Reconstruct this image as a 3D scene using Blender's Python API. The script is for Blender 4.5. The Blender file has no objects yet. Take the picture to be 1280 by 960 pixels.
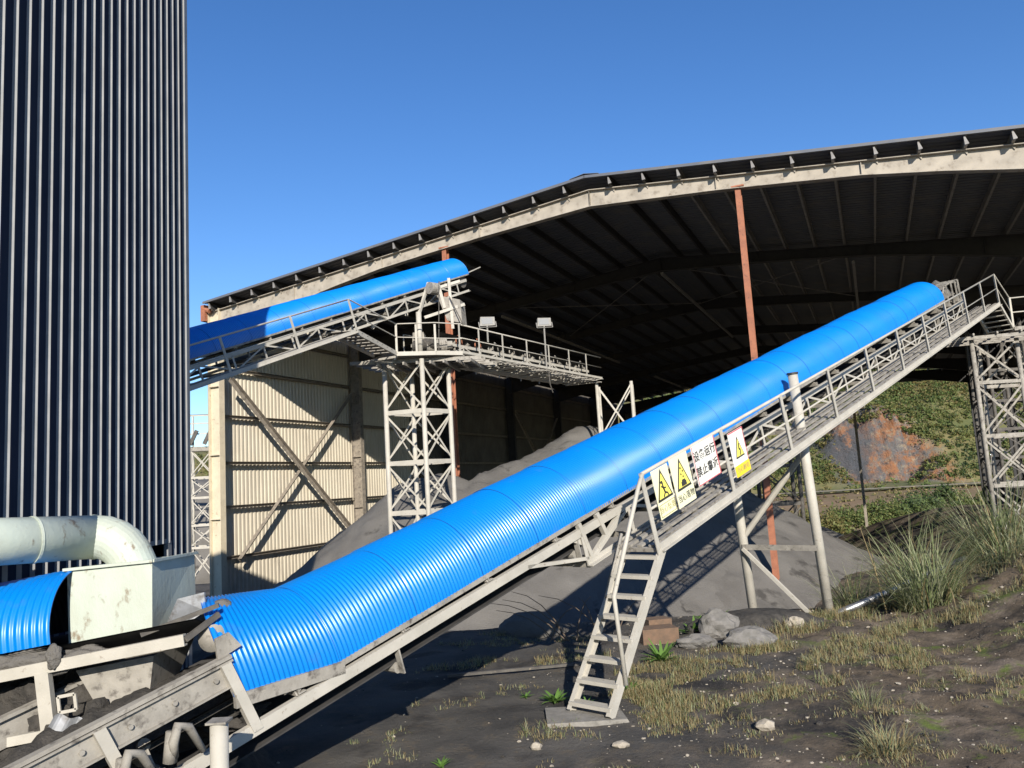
import bpy, math, random
import numpy as np
from mathutils import Vector, Matrix, noise
random.seed(7)
rng = np.random.default_rng(5)
R = math.radians
sc = bpy.context.scene
col = sc.collection
V = lambda *a: np.array(a, float)
def unit(v):
    v = np.array(v, float); return v / np.linalg.norm(v)
ZUP = V(0, 0, 1)

# ------------------------------------------------------------------ materials
def mat(name, c1, c2=None, scale=4.0, rough=0.6, metal=0.0, bump=0.0, bscale=60.0, c3=None, s3=9.0, t3=(0.6, 0.7),
        detail=6.0, stretch=None, spec=0.5, coat=0.0, trans=0.0, bdist=0.01):
    m = bpy.data.materials.new(name); m.use_nodes = True
    nt = m.node_tree; nd = nt.nodes; ln = nt.links
    bs = nd['Principled BSDF']
    bs.inputs['Roughness'].default_value = rough
    bs.inputs['Metallic'].default_value = metal
    bs.inputs['Specular IOR Level'].default_value = spec
    bs.inputs['Coat Weight'].default_value = coat
    tc = nd.new('ShaderNodeTexCoord'); src = tc.outputs['Object']
    if stretch:
        mp = nd.new('ShaderNodeMapping'); mp.inputs['Scale'].default_value = stretch
        ln.new(src, mp.inputs['Vector']); src = mp.outputs['Vector']
    def nz(s, d=detail, ro=0.6):
        n = nd.new('ShaderNodeTexNoise'); n.inputs['Scale'].default_value = s; n.inputs['Detail'].default_value = d
        n.inputs['Roughness'].default_value = ro
        ln.new(src, n.inputs['Vector']); return n.outputs['Fac']
    colr = None
    if c2 is not None:
        rp = nd.new('ShaderNodeValToRGB'); rp.color_ramp.elements[0].position = 0.35; rp.color_ramp.elements[1].position = 0.65
        rp.color_ramp.elements[0].color = (*c1, 1); rp.color_ramp.elements[1].color = (*c2, 1)
        ln.new(nz(scale), rp.inputs['Fac']); colr = rp.outputs['Color']
    if c3 is not None:
        r3 = nd.new('ShaderNodeMapRange'); r3.inputs['From Min'].default_value = t3[0]; r3.inputs['From Max'].default_value = t3[1]
        ln.new(nz(s3), r3.inputs['Value'])
        mx = nd.new('ShaderNodeMix'); mx.data_type = 'RGBA'
        ln.new(r3.outputs['Result'], mx.inputs[0])
        if colr is not None: ln.new(colr, mx.inputs[6])
        else: mx.inputs[6].default_value = (*c1, 1)
        mx.inputs[7].default_value = (*c3, 1); colr = mx.outputs[2]
    if colr is not None: ln.new(colr, bs.inputs['Base Color'])
    else: bs.inputs['Base Color'].default_value = (*c1, 1)
    if bump:
        b = nd.new('ShaderNodeBump'); b.inputs['Strength'].default_value = bump; b.inputs['Distance'].default_value = bdist
        ln.new(nz(bscale, 5.0, 0.7), b.inputs['Height']); ln.new(b.outputs['Normal'], bs.inputs['Normal'])
    if trans:
        tr = nd.new('ShaderNodeBsdfTranslucent'); ms = nd.new('ShaderNodeMixShader'); ms.inputs[0].default_value = trans
        if colr is not None: ln.new(colr, tr.inputs['Color'])
        else: tr.inputs['Color'].default_value = (*c1, 1)
        ln.new(bs.outputs[0], ms.inputs[1]); ln.new(tr.outputs[0], ms.inputs[2])
        ln.new(ms.outputs[0], nd['Material Output'].inputs['Surface'])
    return m

MT = {}
MT['paint'] = mat('weathered_white_paint', (.42, .395, .345), (.35, .33, .285), 4, .65, c3=(.17, .13, .095), s3=23, t3=(.62, .76), bump=.25, bscale=90)
MT['paint_dusty'] = mat('dusty_grey_paint', (.30, .28, .245), (.20, .185, .16), 6, .8, c3=(.08, .07, .06), s3=13, t3=(.54, .7), bump=.3, bscale=70)
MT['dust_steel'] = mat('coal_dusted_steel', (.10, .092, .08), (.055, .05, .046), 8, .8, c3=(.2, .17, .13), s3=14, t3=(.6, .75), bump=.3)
MT['belt'] = mat('black_rubber', (.022, .021, .02), (.045, .042, .04), 6, .85, bump=.2)
MT['rust'] = mat('red_oxide_paint', (.33, .125, .065), (.24, .09, .05), 5, .7, c3=(.12, .06, .04), s3=12, t3=(.58, .72), bump=.2)
MT['blue'] = mat('blue_coated_sheet', (.0, .172, .58), (.0, .155, .52), 1.2, .33, c3=(.05, .13, .36), s3=3.6, t3=(.62, .95), spec=.5, bump=.04, bscale=8)
MT['blue_edge'] = mat('blue_sheet_lap_edge', (.01, .06, .22), rough=.6)
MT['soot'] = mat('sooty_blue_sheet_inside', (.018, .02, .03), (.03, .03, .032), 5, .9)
MT['navy'] = mat('navy_coated_sheet', (.024, .030, .048), (.03, .036, .055), 2, .7, spec=.03)
MT['trim_lit_flank'] = mat('pale_trim_and_sunlit_flank', (.23, .235, .24), (.17, .175, .18), 3, .6)  # pale trim; on the rib flanks it is sunlight put into the colour
MT['roof'] = mat('dark_roof_sheet', (.085, .094, .115), (.10, .105, .12), 3, .6, c3=(.13, .125, .12), s3=1.4, t3=(.5, .7))
MT['purlin'] = mat('shade_darkened_steel', (.032, .030, .030), (.022, .021, .022), 5, .75)  # near black: the shed's interior shade put into the colour
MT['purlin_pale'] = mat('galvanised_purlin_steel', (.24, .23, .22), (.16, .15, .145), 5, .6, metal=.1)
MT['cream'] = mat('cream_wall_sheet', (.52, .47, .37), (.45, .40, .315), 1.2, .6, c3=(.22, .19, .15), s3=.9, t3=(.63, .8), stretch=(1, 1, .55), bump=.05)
MT['cream_shade'] = mat('shade_darkened_wall_sheet', (.12, .105, .085), (.07, .062, .052), 1.0, .8)  # cream sheet darkened to stand in for shade inside the shed
MT['cream_col'] = mat('cream_column_paint', (.56, .49, .36), (.47, .41, .30), 3, .6, c3=(.25, .18, .11), s3=7, t3=(.62, .74))
MT['girt'] = mat('brown_grey_girt', (.26, .225, .18), (.18, .155, .125), 5, .7, c3=(.06, .05, .045), s3=9, t3=(.55, .7))
MT['rafter'] = mat('dusty_rafter_paint', (.36, .32, .265), (.26, .23, .19), 2.5, .7, c3=(.15, .12, .09), s3=5, t3=(.56, .75), bump=.1)
MT['mint'] = mat('flaking_pale_green_paint', (.43, .48, .42), (.39, .42, .36), 3.5, .5, c3=(.20, .16, .11), s3=11, t3=(.60, .70), stretch=(1, 1, .6), bump=.35, bscale=22, detail=9)
MT['coal'] = mat('grey_coal_slack', (.148, .140, .129), (.115, .108, .099), .8, .95, c3=(.06, .056, .052), s3=1.1, t3=(.60, .68), bump=.9, bscale=24, spec=.2, bdist=.03)
MT['coal_lump'] = mat('dark_coal_lumps', (.035, .033, .031), (.075, .068, .06), 9, .9, bump=.9, bscale=35, spec=.3, bdist=.03)
MT['galv'] = mat('galvanised_pipe_metal', (.42, .43, .44), (.3, .3, .31), 8, .4, metal=.75)
MT['greyscrap'] = mat('grey_scrap_sheet', (.25, .26, .28), (.16, .165, .17), 7, .45, metal=.4, c3=(.09, .08, .07), s3=10, t3=(.55, .7))
MT['conc'] = mat('rough_concrete', (.24, .225, .2), (.17, .16, .14), 9, .95, c3=(.09, .085, .075), s3=5, t3=(.58, .72), bump=.8, bscale=40)
MT['stone'] = mat('pale_stone', (.36, .32, .26), (.24, .21, .17), 20, .95, bump=.7, bscale=50)
MT['greystone'] = mat('grey_stone', (.18, .17, .16), (.12, .115, .105), 9, .95, c3=(.07, .065, .06), s3=6, t3=(.55, .7), bump=.8, bscale=30)
MT['brick'] = mat('brown_block', (.16, .10, .065), (.11, .075, .052), 12, .95, bump=.5)
MT['lamp'] = mat('floodlight_shell', (.24, .23, .21), (.18, .17, .15), 20, .5)
MT['glass'] = mat('floodlight_glass', (.25, .25, .24), rough=.15, spec=.8)
MT['sign'] = mat('white_sign_board', (.78, .77, .72), (.7, .68, .62), 20, .4)
MT['sign_cream'] = mat('cream_sign_board', (.76, .74, .50), (.70, .68, .46), 20, .4)
MT['yellow'] = mat('yellow_sign_ink', (.85, .74, .13), rough=.4)
MT['amber'] = mat('amber_sign_panel', (.88, .58, .03), rough=.4)
MT['black'] = mat('black_sign_ink', (.03, .03, .028), rough=.5)
MT['redink'] = mat('red_sign_border', (.6, .12, .14), rough=.5)
MT['olive'] = mat('faded_olive_ink', (.33, .30, .13), rough=.5)
def leafm(n, c, c2, tr=.35): return mat(n, c, c2, 2.5, .6, spec=.25, trans=tr)
MT['g1'] = leafm('green_blade', (.15, .19, .075), (.20, .23, .11))
MT['g2'] = leafm('pale_green_blade', (.28, .30, .17), (.34, .34, .21))
MT['g3'] = leafm('dry_straw_blade', (.36, .29, .15), (.26, .2, .1))
MT['weed'] = leafm('bright_weed_leaf', (.12, .24, .05), (.17, .28, .07))
MT['t1'] = leafm('tree_leaf_green', (.08, .12, .032), (.12, .155, .05), .3)
MT['t2'] = leafm('tree_leaf_olive', (.17, .175, .06), (.13, .145, .045), .3)
MT['t3'] = leafm('tree_leaf_ochre', (.17, .13, .05), (.13, .12, .04), .25)
MT['t4'] = leafm('tree_leaf_dark', (.035, .06, .022), (.055, .08, .03), .2)
MT['bark'] = mat('bark', (.10, .08, .06), (.06, .05, .04), 9, .9)
MT['twig'] = mat('dry_twig', (.10, .075, .055), rough=.9)

# ------------------------------------------------------------------ mesh builder
class MB:
    def __init__(s): s.v = []; s.f = []; s.m = []; s.n = 0
    def add(s, v, f, mi=0):
        s.v.extend([tuple(map(float, p)) for p in v]); s.f.extend([tuple(i + s.n for i in q) for q in f]); s.m.extend([mi] * len(f)); s.n += len(v)
        return s
    def obox(s, c, ax, ay, az, mi=0):       # centre and three half vectors
        v = [c + i * ax + j * ay + k * az for k in (-1, 1) for j in (-1, 1) for i in (-1, 1)]
        return s.add(v, [(0, 2, 3, 1), (4, 5, 7, 6), (0, 1, 5, 4), (2, 6, 7, 3), (0, 4, 6, 2), (1, 3, 7, 5)], mi)
    def beam(s, p, q, w, h, upv=ZUP, mi=0):  # w along side, h along up
        p = np.array(p, float); q = np.array(q, float); d = unit(q - p)
        upv = np.array(upv, float)
        if abs(d @ unit(upv)) > .98: upv = V(1, 0, 0) if abs(d[0]) < .9 else V(0, 1, 0)
        side = unit(np.cross(d, upv)); u2 = np.cross(side, d)
        return s.obox((p + q) / 2, (q - p) / 2, side * w / 2, u2 * h / 2, mi)
    def angle(s, p, q, w, h=None, t=.012, upv=ZUP, sx=1, sy=1, mi=0):   # L section
        h = h or w
        p = np.array(p, float); q = np.array(q, float); d = unit(q - p); upv = np.array(upv, float)
        if abs(d @ unit(upv)) > .98: upv = V(0, 1, 0)
        side = unit(np.cross(d, upv)) * sx; u2 = np.cross(unit(np.cross(d, upv)), d) * sy
        a = [V(0, 0), V(w, 0), V(w, t), V(t, t), V(t, h), V(0, h)]
        vs = [e + x * side + y * u2 for e in (p, q) for x, y in a]
        fs = [(i, (i + 1) % 6, (i + 1) % 6 + 6, i + 6) for i in range(6)] + [(5, 4, 3, 2, 1, 0), (6, 7, 8, 9, 10, 11)]
        return s.add(vs, fs, mi)
    def prof(s, p, q, pts, side, upv, mi=0):                            # any closed 2D profile swept p->q
        p = np.array(p, float); q = np.array(q, float); k = len(pts)
        vs = [e + x * side + y * upv for e in (p, q) for x, y in pts]
        return s.add(vs, [(i, (i + 1) % k, (i + 1) % k + k, i + k) for i in range(k)] + [tuple(range(k))[::-1], tuple(range(k, 2 * k))], mi)
    def channel(s, p, q, w, h, side, upv, t=.012, mi=0):                # C section, web at side 0, flanges toward +side
        pts = [(0, -h/2), (w, -h/2), (w, -h/2+t), (t, -h/2+t), (t, h/2-t), (w, h/2-t), (w, h/2), (0, h/2)]
        return s.prof(p, q, pts, side, upv, mi)
    def ibeam(s, p, q, w, h, side, upv, t=.014, mi=0):
        a = w / 2; b = h / 2; c = t / 2
        pts = [(-a, -b), (a, -b), (a, -b+t), (c, -b+t), (c, b-t), (a, b-t), (a, b), (-a, b), (-a, b-t), (-c, b-t), (-c, -b+t), (-a, -b+t)]
        return s.prof(p, q, pts, side, upv, mi)
    def tube(s, pts, r, seg=12, mi=0, cap=True, r2=None):
        pts = [np.array(p, float) for p in pts]; rs = r if hasattr(r, '__len__') else [r if r2 is None else r + (r2 - r) * i / max(1, len(pts) - 1) for i in range(len(pts))]
        ref = None; vs = []
        for i, p in enumerate(pts):
            d = unit(pts[min(i + 1, len(pts) - 1)] - pts[max(i - 1, 0)])
            if ref is None:
                ref = np.cross(d, ZUP); ref = unit(ref) if np.linalg.norm(ref) > .05 else V(1, 0, 0)
            ref = unit(ref - (ref @ d) * d); b = np.cross(d, ref)
            for k in range(seg):
                a = 2 * math.pi * k / seg; vs.append(p + rs[i] * (math.cos(a) * ref + math.sin(a) * b))
        fs = [(i * seg + k, i * seg + (k + 1) % seg, (i + 1) * seg + (k + 1) % seg, (i + 1) * seg + k) for i in range(len(pts) - 1) for k in range(seg)]
        if cap: fs += [tuple(range(seg))[::-1], tuple(range((len(pts) - 1) * seg, len(pts) * seg))]
        return s.add(vs, fs, mi)
    def poly(s, pts, th, mi=0):                                         # planar polygon extruded by vector th
        k = len(pts); vs = [np.array(p, float) for p in pts] + [np.array(p, float) + th for p in pts]
        return s.add(vs, [tuple(range(k))[::-1], tuple(range(k, 2 * k))] + [(i, (i + 1) % k, (i + 1) % k + k, i + k) for i in range(k)], mi)
    def grid(s, P, mi=0, flip=False):                                   # P[i][j]
        P = np.asarray(P, float); a, b = P.shape[:2]
        fs = []
        for i in range(a - 1):
            for j in range(b - 1):
                q = (i * b + j, (i + 1) * b + j, (i + 1) * b + j + 1, i * b + j + 1)
                fs.append(q[::-1] if flip else q)
        return s.add(P.reshape(-1, 3), fs, mi)
    def build(s, name, mats, parent=None, smooth=False, loc=None):
        if not isinstance(mats, (list, tuple)): mats = [mats]
        me = bpy.data.meshes.new(name)
        vs = np.array(s.v, float)
        if parent is not None: org = ORG[parent.name]
        elif loc is not None: org = np.array(loc, float)
        else:
            org = vs.mean(0); org[2] = vs[:, 2].min()
        vs = vs - org
        me.from_pydata([tuple(p) for p in vs], [], s.f)
        for m in mats: me.materials.append(MT[m] if isinstance(m, str) else m)
        if len(mats) > 1: me.polygons.foreach_set('material_index', s.m)
        if smooth: me.polygons.foreach_set('use_smooth', [True] * len(me.polygons))
        me.update()
        o = bpy.data.objects.new(name, me); col.objects.link(o)
        ORG[o.name] = org
        if parent is None: o.location = org
        else: o.parent = parent
        return o
ORG = {}
def empty(name, loc):
    o = bpy.data.objects.new(name, None); o.empty_display_size = .3; col.objects.link(o); o.location = loc; ORG[o.name] = np.array(loc, float); return o
def tag(o, label, cat, group=None, kind=None):
    o['label'] = label; o['category'] = cat
    if group: o['group'] = group
    if kind: o['kind'] = kind
    return o
def struct(o): o['kind'] = 'structure'; return o
def sstep(a, b, x):
    t = min(1, max(0, (x - a) / (b - a))); return t * t * (3 - 2 * t)

# ------------------------------------------------------------------ ground
EYE = V(0, 0, 2.2)
def gbase(X, Y):
    z = 0.0
    z += .75 * sstep(4.6, 7.6, X - .12 * (Y - 10)) * sstep(5, 8.5, Y) * (1 - sstep(26, 40, Y))
    z += .12 * sstep(1.5, 4.5, X) * (1 - sstep(11, 13, Y))
    z += .6 * (1 - sstep(0.5, 4.8, Y))                                    # bank the photographer stands on
    down = sstep(12.6, 17.5, Y) * (1 - sstep(9.5, 12.5, X - .05 * Y)) if X < 16 else 0
    z -= 1.55 * max(down, sstep(24, 36, Y))
    z -= .098 * min(max(Y - 38, 0), 74); z += 4.5 * sstep(116, 198, Y)
    z -= .25 * sstep(-1, -5, X) * (1 - sstep(10, 14, Y)) if X < -1 else 0
    return z
def ground_z(X, Y, fine=True):
    z = gbase(X, Y)
    if Y < 40 and abs(X) < 30:
        z += .05 * noise.noise(Vector((X * .7, Y * .7, 0))) + .022 * noise.noise(Vector((X * 2.7, Y * 2.7, 3)))
        rough = sstep(1.5, 4, X) * (1 - sstep(16, 22, Y))
        z += rough * (.05 * noise.fractal(Vector((X * 3.1, Y * 3.1, 1)), 1, 2, 4))
        z += .18 * sstep(5.2, 6.4, X) * noise.noise(Vector((X * 1.5, Y * 1.5, 9))) * (1 - sstep(16, 22, Y))
        z += .008 * noise.fractal(Vector((X * 11, Y * 11, 1)), 1, 2, 3)
    return z
def axis(pts):
    out = []
    for a, b, st in pts: out += list(np.arange(a, b, st))
    return np.array(out)
xs = np.concatenate([axis([(-900, -200, 70), (-200, -40, 12), (-40, -12, 2), (-12, -4, .25), (-4, 11, .07), (11, 20, .3), (20, 60, 2.5), (60, 220, 12)]), [220, 300, 400, 600, 900]])
ys = np.concatenate([axis([(-60, -6, 8), (-6, 2, .8), (2, 5, .3), (5, 15, .07), (15, 26, .25), (26, 60, 1.5), (60, 140, 4), (140, 300, 16)]), [300, 500, 900, 1500]])
P = np.array([[(x, y, ground_z(x, y)) for x in xs] for y in ys])
g = MB().grid(P, flip=True).build('ground', MT['paint'], loc=(0, 0, 0), smooth=True)
struct(g)
# ground material: coal dust, brown soil, moss, pebble speckle, far dry field
gm = bpy.data.materials.new('coal_yard_soil'); gm.use_nodes = True
nt = gm.node_tree; nd = nt.nodes; ln = nt.links; bs = nd['Principled BSDF']
bs.inputs['Roughness'].default_value = .95; bs.inputs['Specular IOR Level'].default_value = .15
tc = nd.new('ShaderNodeTexCoord')
def NZ(s, d=6, ro=.6, off=0):
    mp = nd.new('ShaderNodeMapping'); mp.inputs['Location'].default_value = (off, off * 1.7, 0); ln.new(tc.outputs['Object'], mp.inputs[0])
    n = nd.new('ShaderNodeTexNoise'); n.inputs['Scale'].default_value = s; n.inputs['Detail'].default_value = d; n.inputs['Roughness'].default_value = ro
    ln.new(mp.outputs[0], n.inputs['Vector']); return n.outputs['Fac']
def RMP(src, a, b, c=0, d=1):
    r = nd.new('ShaderNodeMapRange'); r.inputs[1].default_value = a; r.inputs[2].default_value = b; r.inputs[3].default_value = c; r.inputs[4].default_value = d
    ln.new(src, r.inputs[0]); return r.outputs[0]
def MATH(op, a, b):
    n = nd.new('ShaderNodeMath'); n.operation = op
    for i, q in enumerate((a, b)):
        if isinstance(q, (int, float)): n.inputs[i].default_value = q
        else: ln.new(q, n.inputs[i])
    return n.outputs[0]
def MIXC(f, a, b):
    n = nd.new('ShaderNodeMix'); n.data_type = 'RGBA'
    if isinstance(f, (int, float)): n.inputs[0].default_value = f
    else: ln.new(f, n.inputs[0])
    for i, q in ((6, a), (7, b)):
        if isinstance(q, tuple): n.inputs[i].default_value = (*q, 1)
        else: ln.new(q, n.inputs[i])
    return n.outputs[2]
sp = nd.new('ShaderNodeSeparateXYZ'); ln.new(tc.outputs['Object'], sp.inputs[0])
base = MIXC(RMP(NZ(1.1), .35, .65), (.062, .059, .055), (.112, .104, .093))
soil = MIXC(RMP(NZ(6, 8), .4, .65), (.150, .115, .080), (.070, .056, .042))
# soil lies on the right bank
edge = MATH('ADD', MATH('MULTIPLY', sp.outputs[1], -.22), MATH('MULTIPLY', sp.outputs[0], .62))
edge = MATH('ADD', edge, RMP(NZ(.8, 5, .6, 3), .2, .8, -1.6, 1.6))
c = MIXC(RMP(edge, -1.0, .7, 0, .95), base, soil)
c = MIXC(MATH('MULTIPLY', RMP(NZ(1.3, 8, .7, 51), .50, .60), RMP(edge, -1.2, .2, 0, .8)), c, (.215, .172, .13))
c = MIXC(RMP(NZ(.75, 5, .6, 11), .54, .62, 0, .85), c, (.036, .034, .033))
mossm = MATH('MULTIPLY', RMP(NZ(1.5, 8, .75, 21), .54, .63), RMP(edge, -.6, .4))
c = MIXC(MATH('MULTIPLY', mossm, .85), c, (.12, .165, .03))
vz = nd.new('ShaderNodeTexVoronoi'); vz.inputs['Scale'].default_value = 42; ln.new(tc.outputs['Object'], vz.inputs['Vector'])
peb = MATH('MULTIPLY', RMP(vz.outputs['Distance'], .16, .12), RMP(NZ(9, 3, .5, 5), .5, .6))
c = MIXC(MATH('MULTIPLY', peb, .55), c, (.24, .21, .17))
c = MIXC(MATH('MULTIPLY', RMP(NZ(3.2, 9, .8, 31), .53, .62), .55), c, (.13, .105, .075))
farf = MIXC(RMP(NZ(.05, 8, .7, 2), .4, .6), (.22, .145, .09), (.17, .13, .065))
farf = MIXC(RMP(NZ(.4, 6, .7, 8), .5, .65, 0, .6), farf, (.24, .17, .11))
c = MIXC(RMP(sp.outputs[1], 82, 92), c, farf)
ln.new(c, bs.inputs['Base Color'])
bm = nd.new('ShaderNodeBump'); bm.inputs['Strength'].default_value = .8; bm.inputs['Distance'].default_value = .03
ln.new(MATH('ADD', NZ(22, 8, .75), MATH('MULTIPLY', peb, .6)), bm.inputs['Height']); ln.new(bm.outputs[0], bs.inputs['Normal'])
g.data.materials.clear(); g.data.materials.append(gm)

# ------------------------------------------------------------------ storage shed
SA = R(24); sd = V(math.sin(SA), math.cos(SA), 0); sg = V(math.cos(SA), -math.sin(SA), 0); SC = V(-11.098, 29, 0)
FL = -1.6; SPAN = 30.1; EV = 9.47; SL = .105; BAY = 8.7; NB = 6; LEN = BAY * NB
def W(t, s, z): return SC + t * sg + s * sd + V(0, 0, z)
def rz(t): return EV + SL * (t if t < SPAN / 2 else SPAN - t)
shed = empty('storage_shed', W(0, 0, FL))
tag(shed, 'large open-fronted coal storage shed with dark pitched roof and cream side wall', 'shed')
# roof sheets: ribs run down the slope
for half in (0, 1):
    b = MB(); t0, t1 = (.12, SPAN / 2 + .02) if half == 0 else (SPAN / 2 - .02, SPAN + .05)
    pr = [(0, 0), (.14, 0), (.165, .035), (.20, .035), (.225, 0)]
    S = []; s = -.42
    while s < LEN + .8:
        for ds, dz in pr: S.append((s + ds, dz))
        s += .25
    top = [[W(t, ss, rz(t) + dz) for t in (t0, (t0 + t1) / 2, t1)] for ss, dz in S]
    # rust-through slits of daylight come from small gaps at sheet laps
    b.grid(top, flip=(half == 0)); bot = [[p - V(0, 0, .012) for p in r] for r in top]; b.grid(bot)
    b.beam(W(t0, -.44, rz(t0) + .0), W(t1, -.44, rz(t1) + .0), .03, .08)
    b.build('roof_sheet', 'roof', shed)
b = MB()
for sgn in (-1, 1):
    b.poly([W(SPAN/2, -.46, rz(SPAN/2) + .09), W(SPAN/2 + sgn * .45, -.46, rz(SPAN/2 + .45) + .06), W(SPAN/2 + sgn * .45, LEN + .8, rz(SPAN/2 + .45) + .06), W(SPAN/2, LEN + .8, rz(SPAN/2) + .09)], V(0, 0, -.012))
b.build('ridge_cap', 'roof', shed)
# purlins
PUR = [.35 + i * 1.0 for i in range(15)] + [SPAN - .35 - i * 1.0 for i in range(15)]
for k, t in enumerate(PUR):
    z = rz(t) - .15; b = MB()
    sg2 = unit(W(t + 1, 0, rz(t + 1)) - W(t, 0, rz(t))); nn = np.cross(sg2, sd); nn = nn if nn[2] > 0 else -nn
    b.channel(W(t, -.36, z), W(t, LEN + .5, z), .07, .27, sg2, nn, .008)
    b.build('purlin', 'purlin' if t < 17 else 'purlin_pale', shed)  # left purlins take the colour darkened for shade
# front edge clips of the purlins
for k, t in enumerate(PUR):
    b = MB(); b.poly([W(t - .02, -.02, rz(t) - .29), W(t + .07, -.02, rz(t) - .42), W(t + .10, -.02, rz(t) - .29)], sd * -.02)
    b.build('rafter_cleat', 'rafter', shed); b = MB(); b.poly([W(t, -.39, rz(t) - .28), W(t + .09, -.39, rz(t) - .27), W(t + .09, -.39, rz(t) - .25), W(t+.02, -.39, rz(t) - .06), W(t - .01, -.39, rz(t) - .06)], sd * .04)
    b.build('purlin_cleat', 'purlin_pale', shed)
# portal frames
def web_depth(t):
    x = min(t, SPAN - t)
    if x < 7: return 1.0 - .62 * x / 7
    return .38 + .12 * max(0, (x - 11) / 4)
for i in range(NB + 1):
    s = i * BAY; fr = empty('portal_frame', W(0, s, FL)); fr.parent = shed; fr.location = W(0, s, FL) - W(0, 0, FL); ORG[fr.name] = W(0, s, FL)
    m = 'rafter' if i == 0 else 'purlin'  # inner frames share the front paint, darkened here as painted shade
    for half in (0, 1):
        ts = np.linspace(.3, SPAN / 2, 9); ts = ts if half == 0 else SPAN - ts
        b = MB(); up_ = [W(t, s, rz(t) - .30) for t in ts]; lo = [W(t, s, rz(t) - .30 - web_depth(t)) for t in ts]
        for k in range(8):
            b.add([up_[k] - sd * .008, up_[k+1] - sd * .008, lo[k+1] - sd * .008, lo[k] - sd * .008, up_[k] + sd * .008, up_[k+1] + sd * .008, lo[k+1] + sd * .008, lo[k] + sd * .008],
                  [(0, 1, 2, 3), (7, 6, 5, 4), (0, 4, 5, 1), (3, 2, 6, 7), (0, 3, 7, 4), (1, 5, 6, 2)])
            b.beam(up_[k], up_[k+1], .24, .02); b.beam(lo[k], lo[k+1], .24, .02)
        for k in (2, 4, 6, 8):
            b.beam(up_[k] - sd * .04, lo[k] - sd * .04, .02, .07, sd)
        b.build('rafter', m, fr)
    for t in (0.3, SPAN - .3):
        b = MB(); b.ibeam(W(t, s, FL - (3.5 if i > 1 else 0)), W(t, s, rz(t) - .22), .26, .52, sd, sg, .02)
        for zz in (1.6, 3.9, 6.4): b.obox(W(t, s, zz), sg * .25, sd * .12, V(0, 0, .02))
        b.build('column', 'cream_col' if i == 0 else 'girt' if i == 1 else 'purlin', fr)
    if i == 0:
        for t in (10.05, 19.3):
            b = MB(); b.ibeam(W(t, s + .05, FL), W(t, s + .05, rz(t) - .22 - web_depth(t)), .15, .2, sg, sd, .02)
            b.obox(W(t, s + .05, rz(t) - .25 - web_depth(t)), sg * .17, sd * .14, V(0, 0, .02))
            b.build('wind_post', 'rust', fr)
b = MB(); c0 = W(-.05, -.12, 9.15)
b.obox(c0, sg * .10, sd * .16, V(0, 0, .3)); b.tube([W(-.12, -.2, 9.35), W(.22, -.2, 9.2)], .09, 8); b.build('eave_bracket', 'rust', shed)
# side walls
def ribwall(t, s0, s1, z0, z1, name, m, pitch=.21, dep=.03, side=1):
    b = MB(); S = []; s = s0
    while s < s1:
        for ds, dz in ((0, 0), (pitch * .45, 0), (pitch * .58, dep), (pitch * .82, dep)): S.append((s + ds, dz))
        s += pitch
    S.append((s1, 0))
    z1a = z1
    b.grid([[W(t - side * dz, ss, z) for z in (z0, (z0 + z1a) / 2, z1a)] for ss, dz in S]); b.grid([[W(t - side * (dz - .012), ss, z) for z in (z0, (z0 + z1a) / 2, z1a)] for ss, dz in S], flip=True)
    return b.build(name, m, shed)
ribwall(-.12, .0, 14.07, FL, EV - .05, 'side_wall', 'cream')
ribwall(-.13, 14.0, LEN, FL - 3, EV - .05, 'side_wall', 'cream_shade')  # back bays: same cream sheet with shade painted in
ribwall(SPAN + .12, 16, LEN, 6.6, EV - .05, 'side_wall', 'cream_shade', .4)
# rear wall, left portion
b = MB(); T = []; t = 0
while t < 11.5:
    for ds, dz in ((0, 0), (.1, 0), (.13, .03), (.18, .03)): T.append((t + ds, dz))
    t += .22
b.grid([[W(tt, LEN + .15 + dz, z) for z in (FL - 4, rz(tt) - .25)] for tt, dz in T]); b.build('rear_wall', 'cream_shade', shed)
b = MB(); b.beam(W(11.5, LEN + .16, 9.75), W(SPAN, LEN + .16, 9.1), .03, .9); b.build('rear_fascia', 'roof', shed)
GZ = [.16, 2.0, 3.62, 5.36, 7.15, 8.6]
for z in GZ:
    for i in range(NB):
        b = MB(); b.channel(W(.02, i * BAY + .16, z), W(.02, (i + 1) * BAY - .16, z), .12, .11, sg, ZUP, .01); b.build('girt', 'girt', shed)
for (s0, z0, s1, z1, dt) in ((.5, 6.75, 8.35, .15, .50), (.9, .1, 8.3, 6.9, .34), (BAY * 3 + .5, 7, BAY * 4 - .4, .1, .4), (BAY * 3 + .5, .1, BAY * 4 - .4, 7, .3)):
    b = MB(); b.angle(W(dt, s0, z0), W(dt, s1, z1), .17, .17, .014, sg); b.build('wind_brace', 'girt', shed)
# rods and struts between frames under the roof
for i in (1, 2, 4):
    for t in (15.05, 22, 8):
        b = MB(); b.beam(W(t, i * BAY, rz(t) - .9), W(t, (i + 1) * BAY, rz(t) - .9), .1, .1); b.build('tie_strut', 'purlin_pale', shed)
for (i, ta, tb) in ((1, 15, 22), (1, 22, 15), (1, 8, 15), (1, 15, 8), (4, 15, 22), (4, 22, 15)):
    b = MB(); b.tube([W(ta, i * BAY + .2, rz(ta) - .5), W(tb, (i + 1) * BAY - .2, rz(tb) - .5)], .02, 6); b.build('tie_rod', 'purlin_pale', shed)
for t in (11.5, 20.8):
    b = MB(); b.ibeam(W(t, LEN, FL - 4), W(t, LEN, rz(t) - .7), .22, .26, sg, sd, .02); b.build('rear_post', 'girt', shed)

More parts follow.
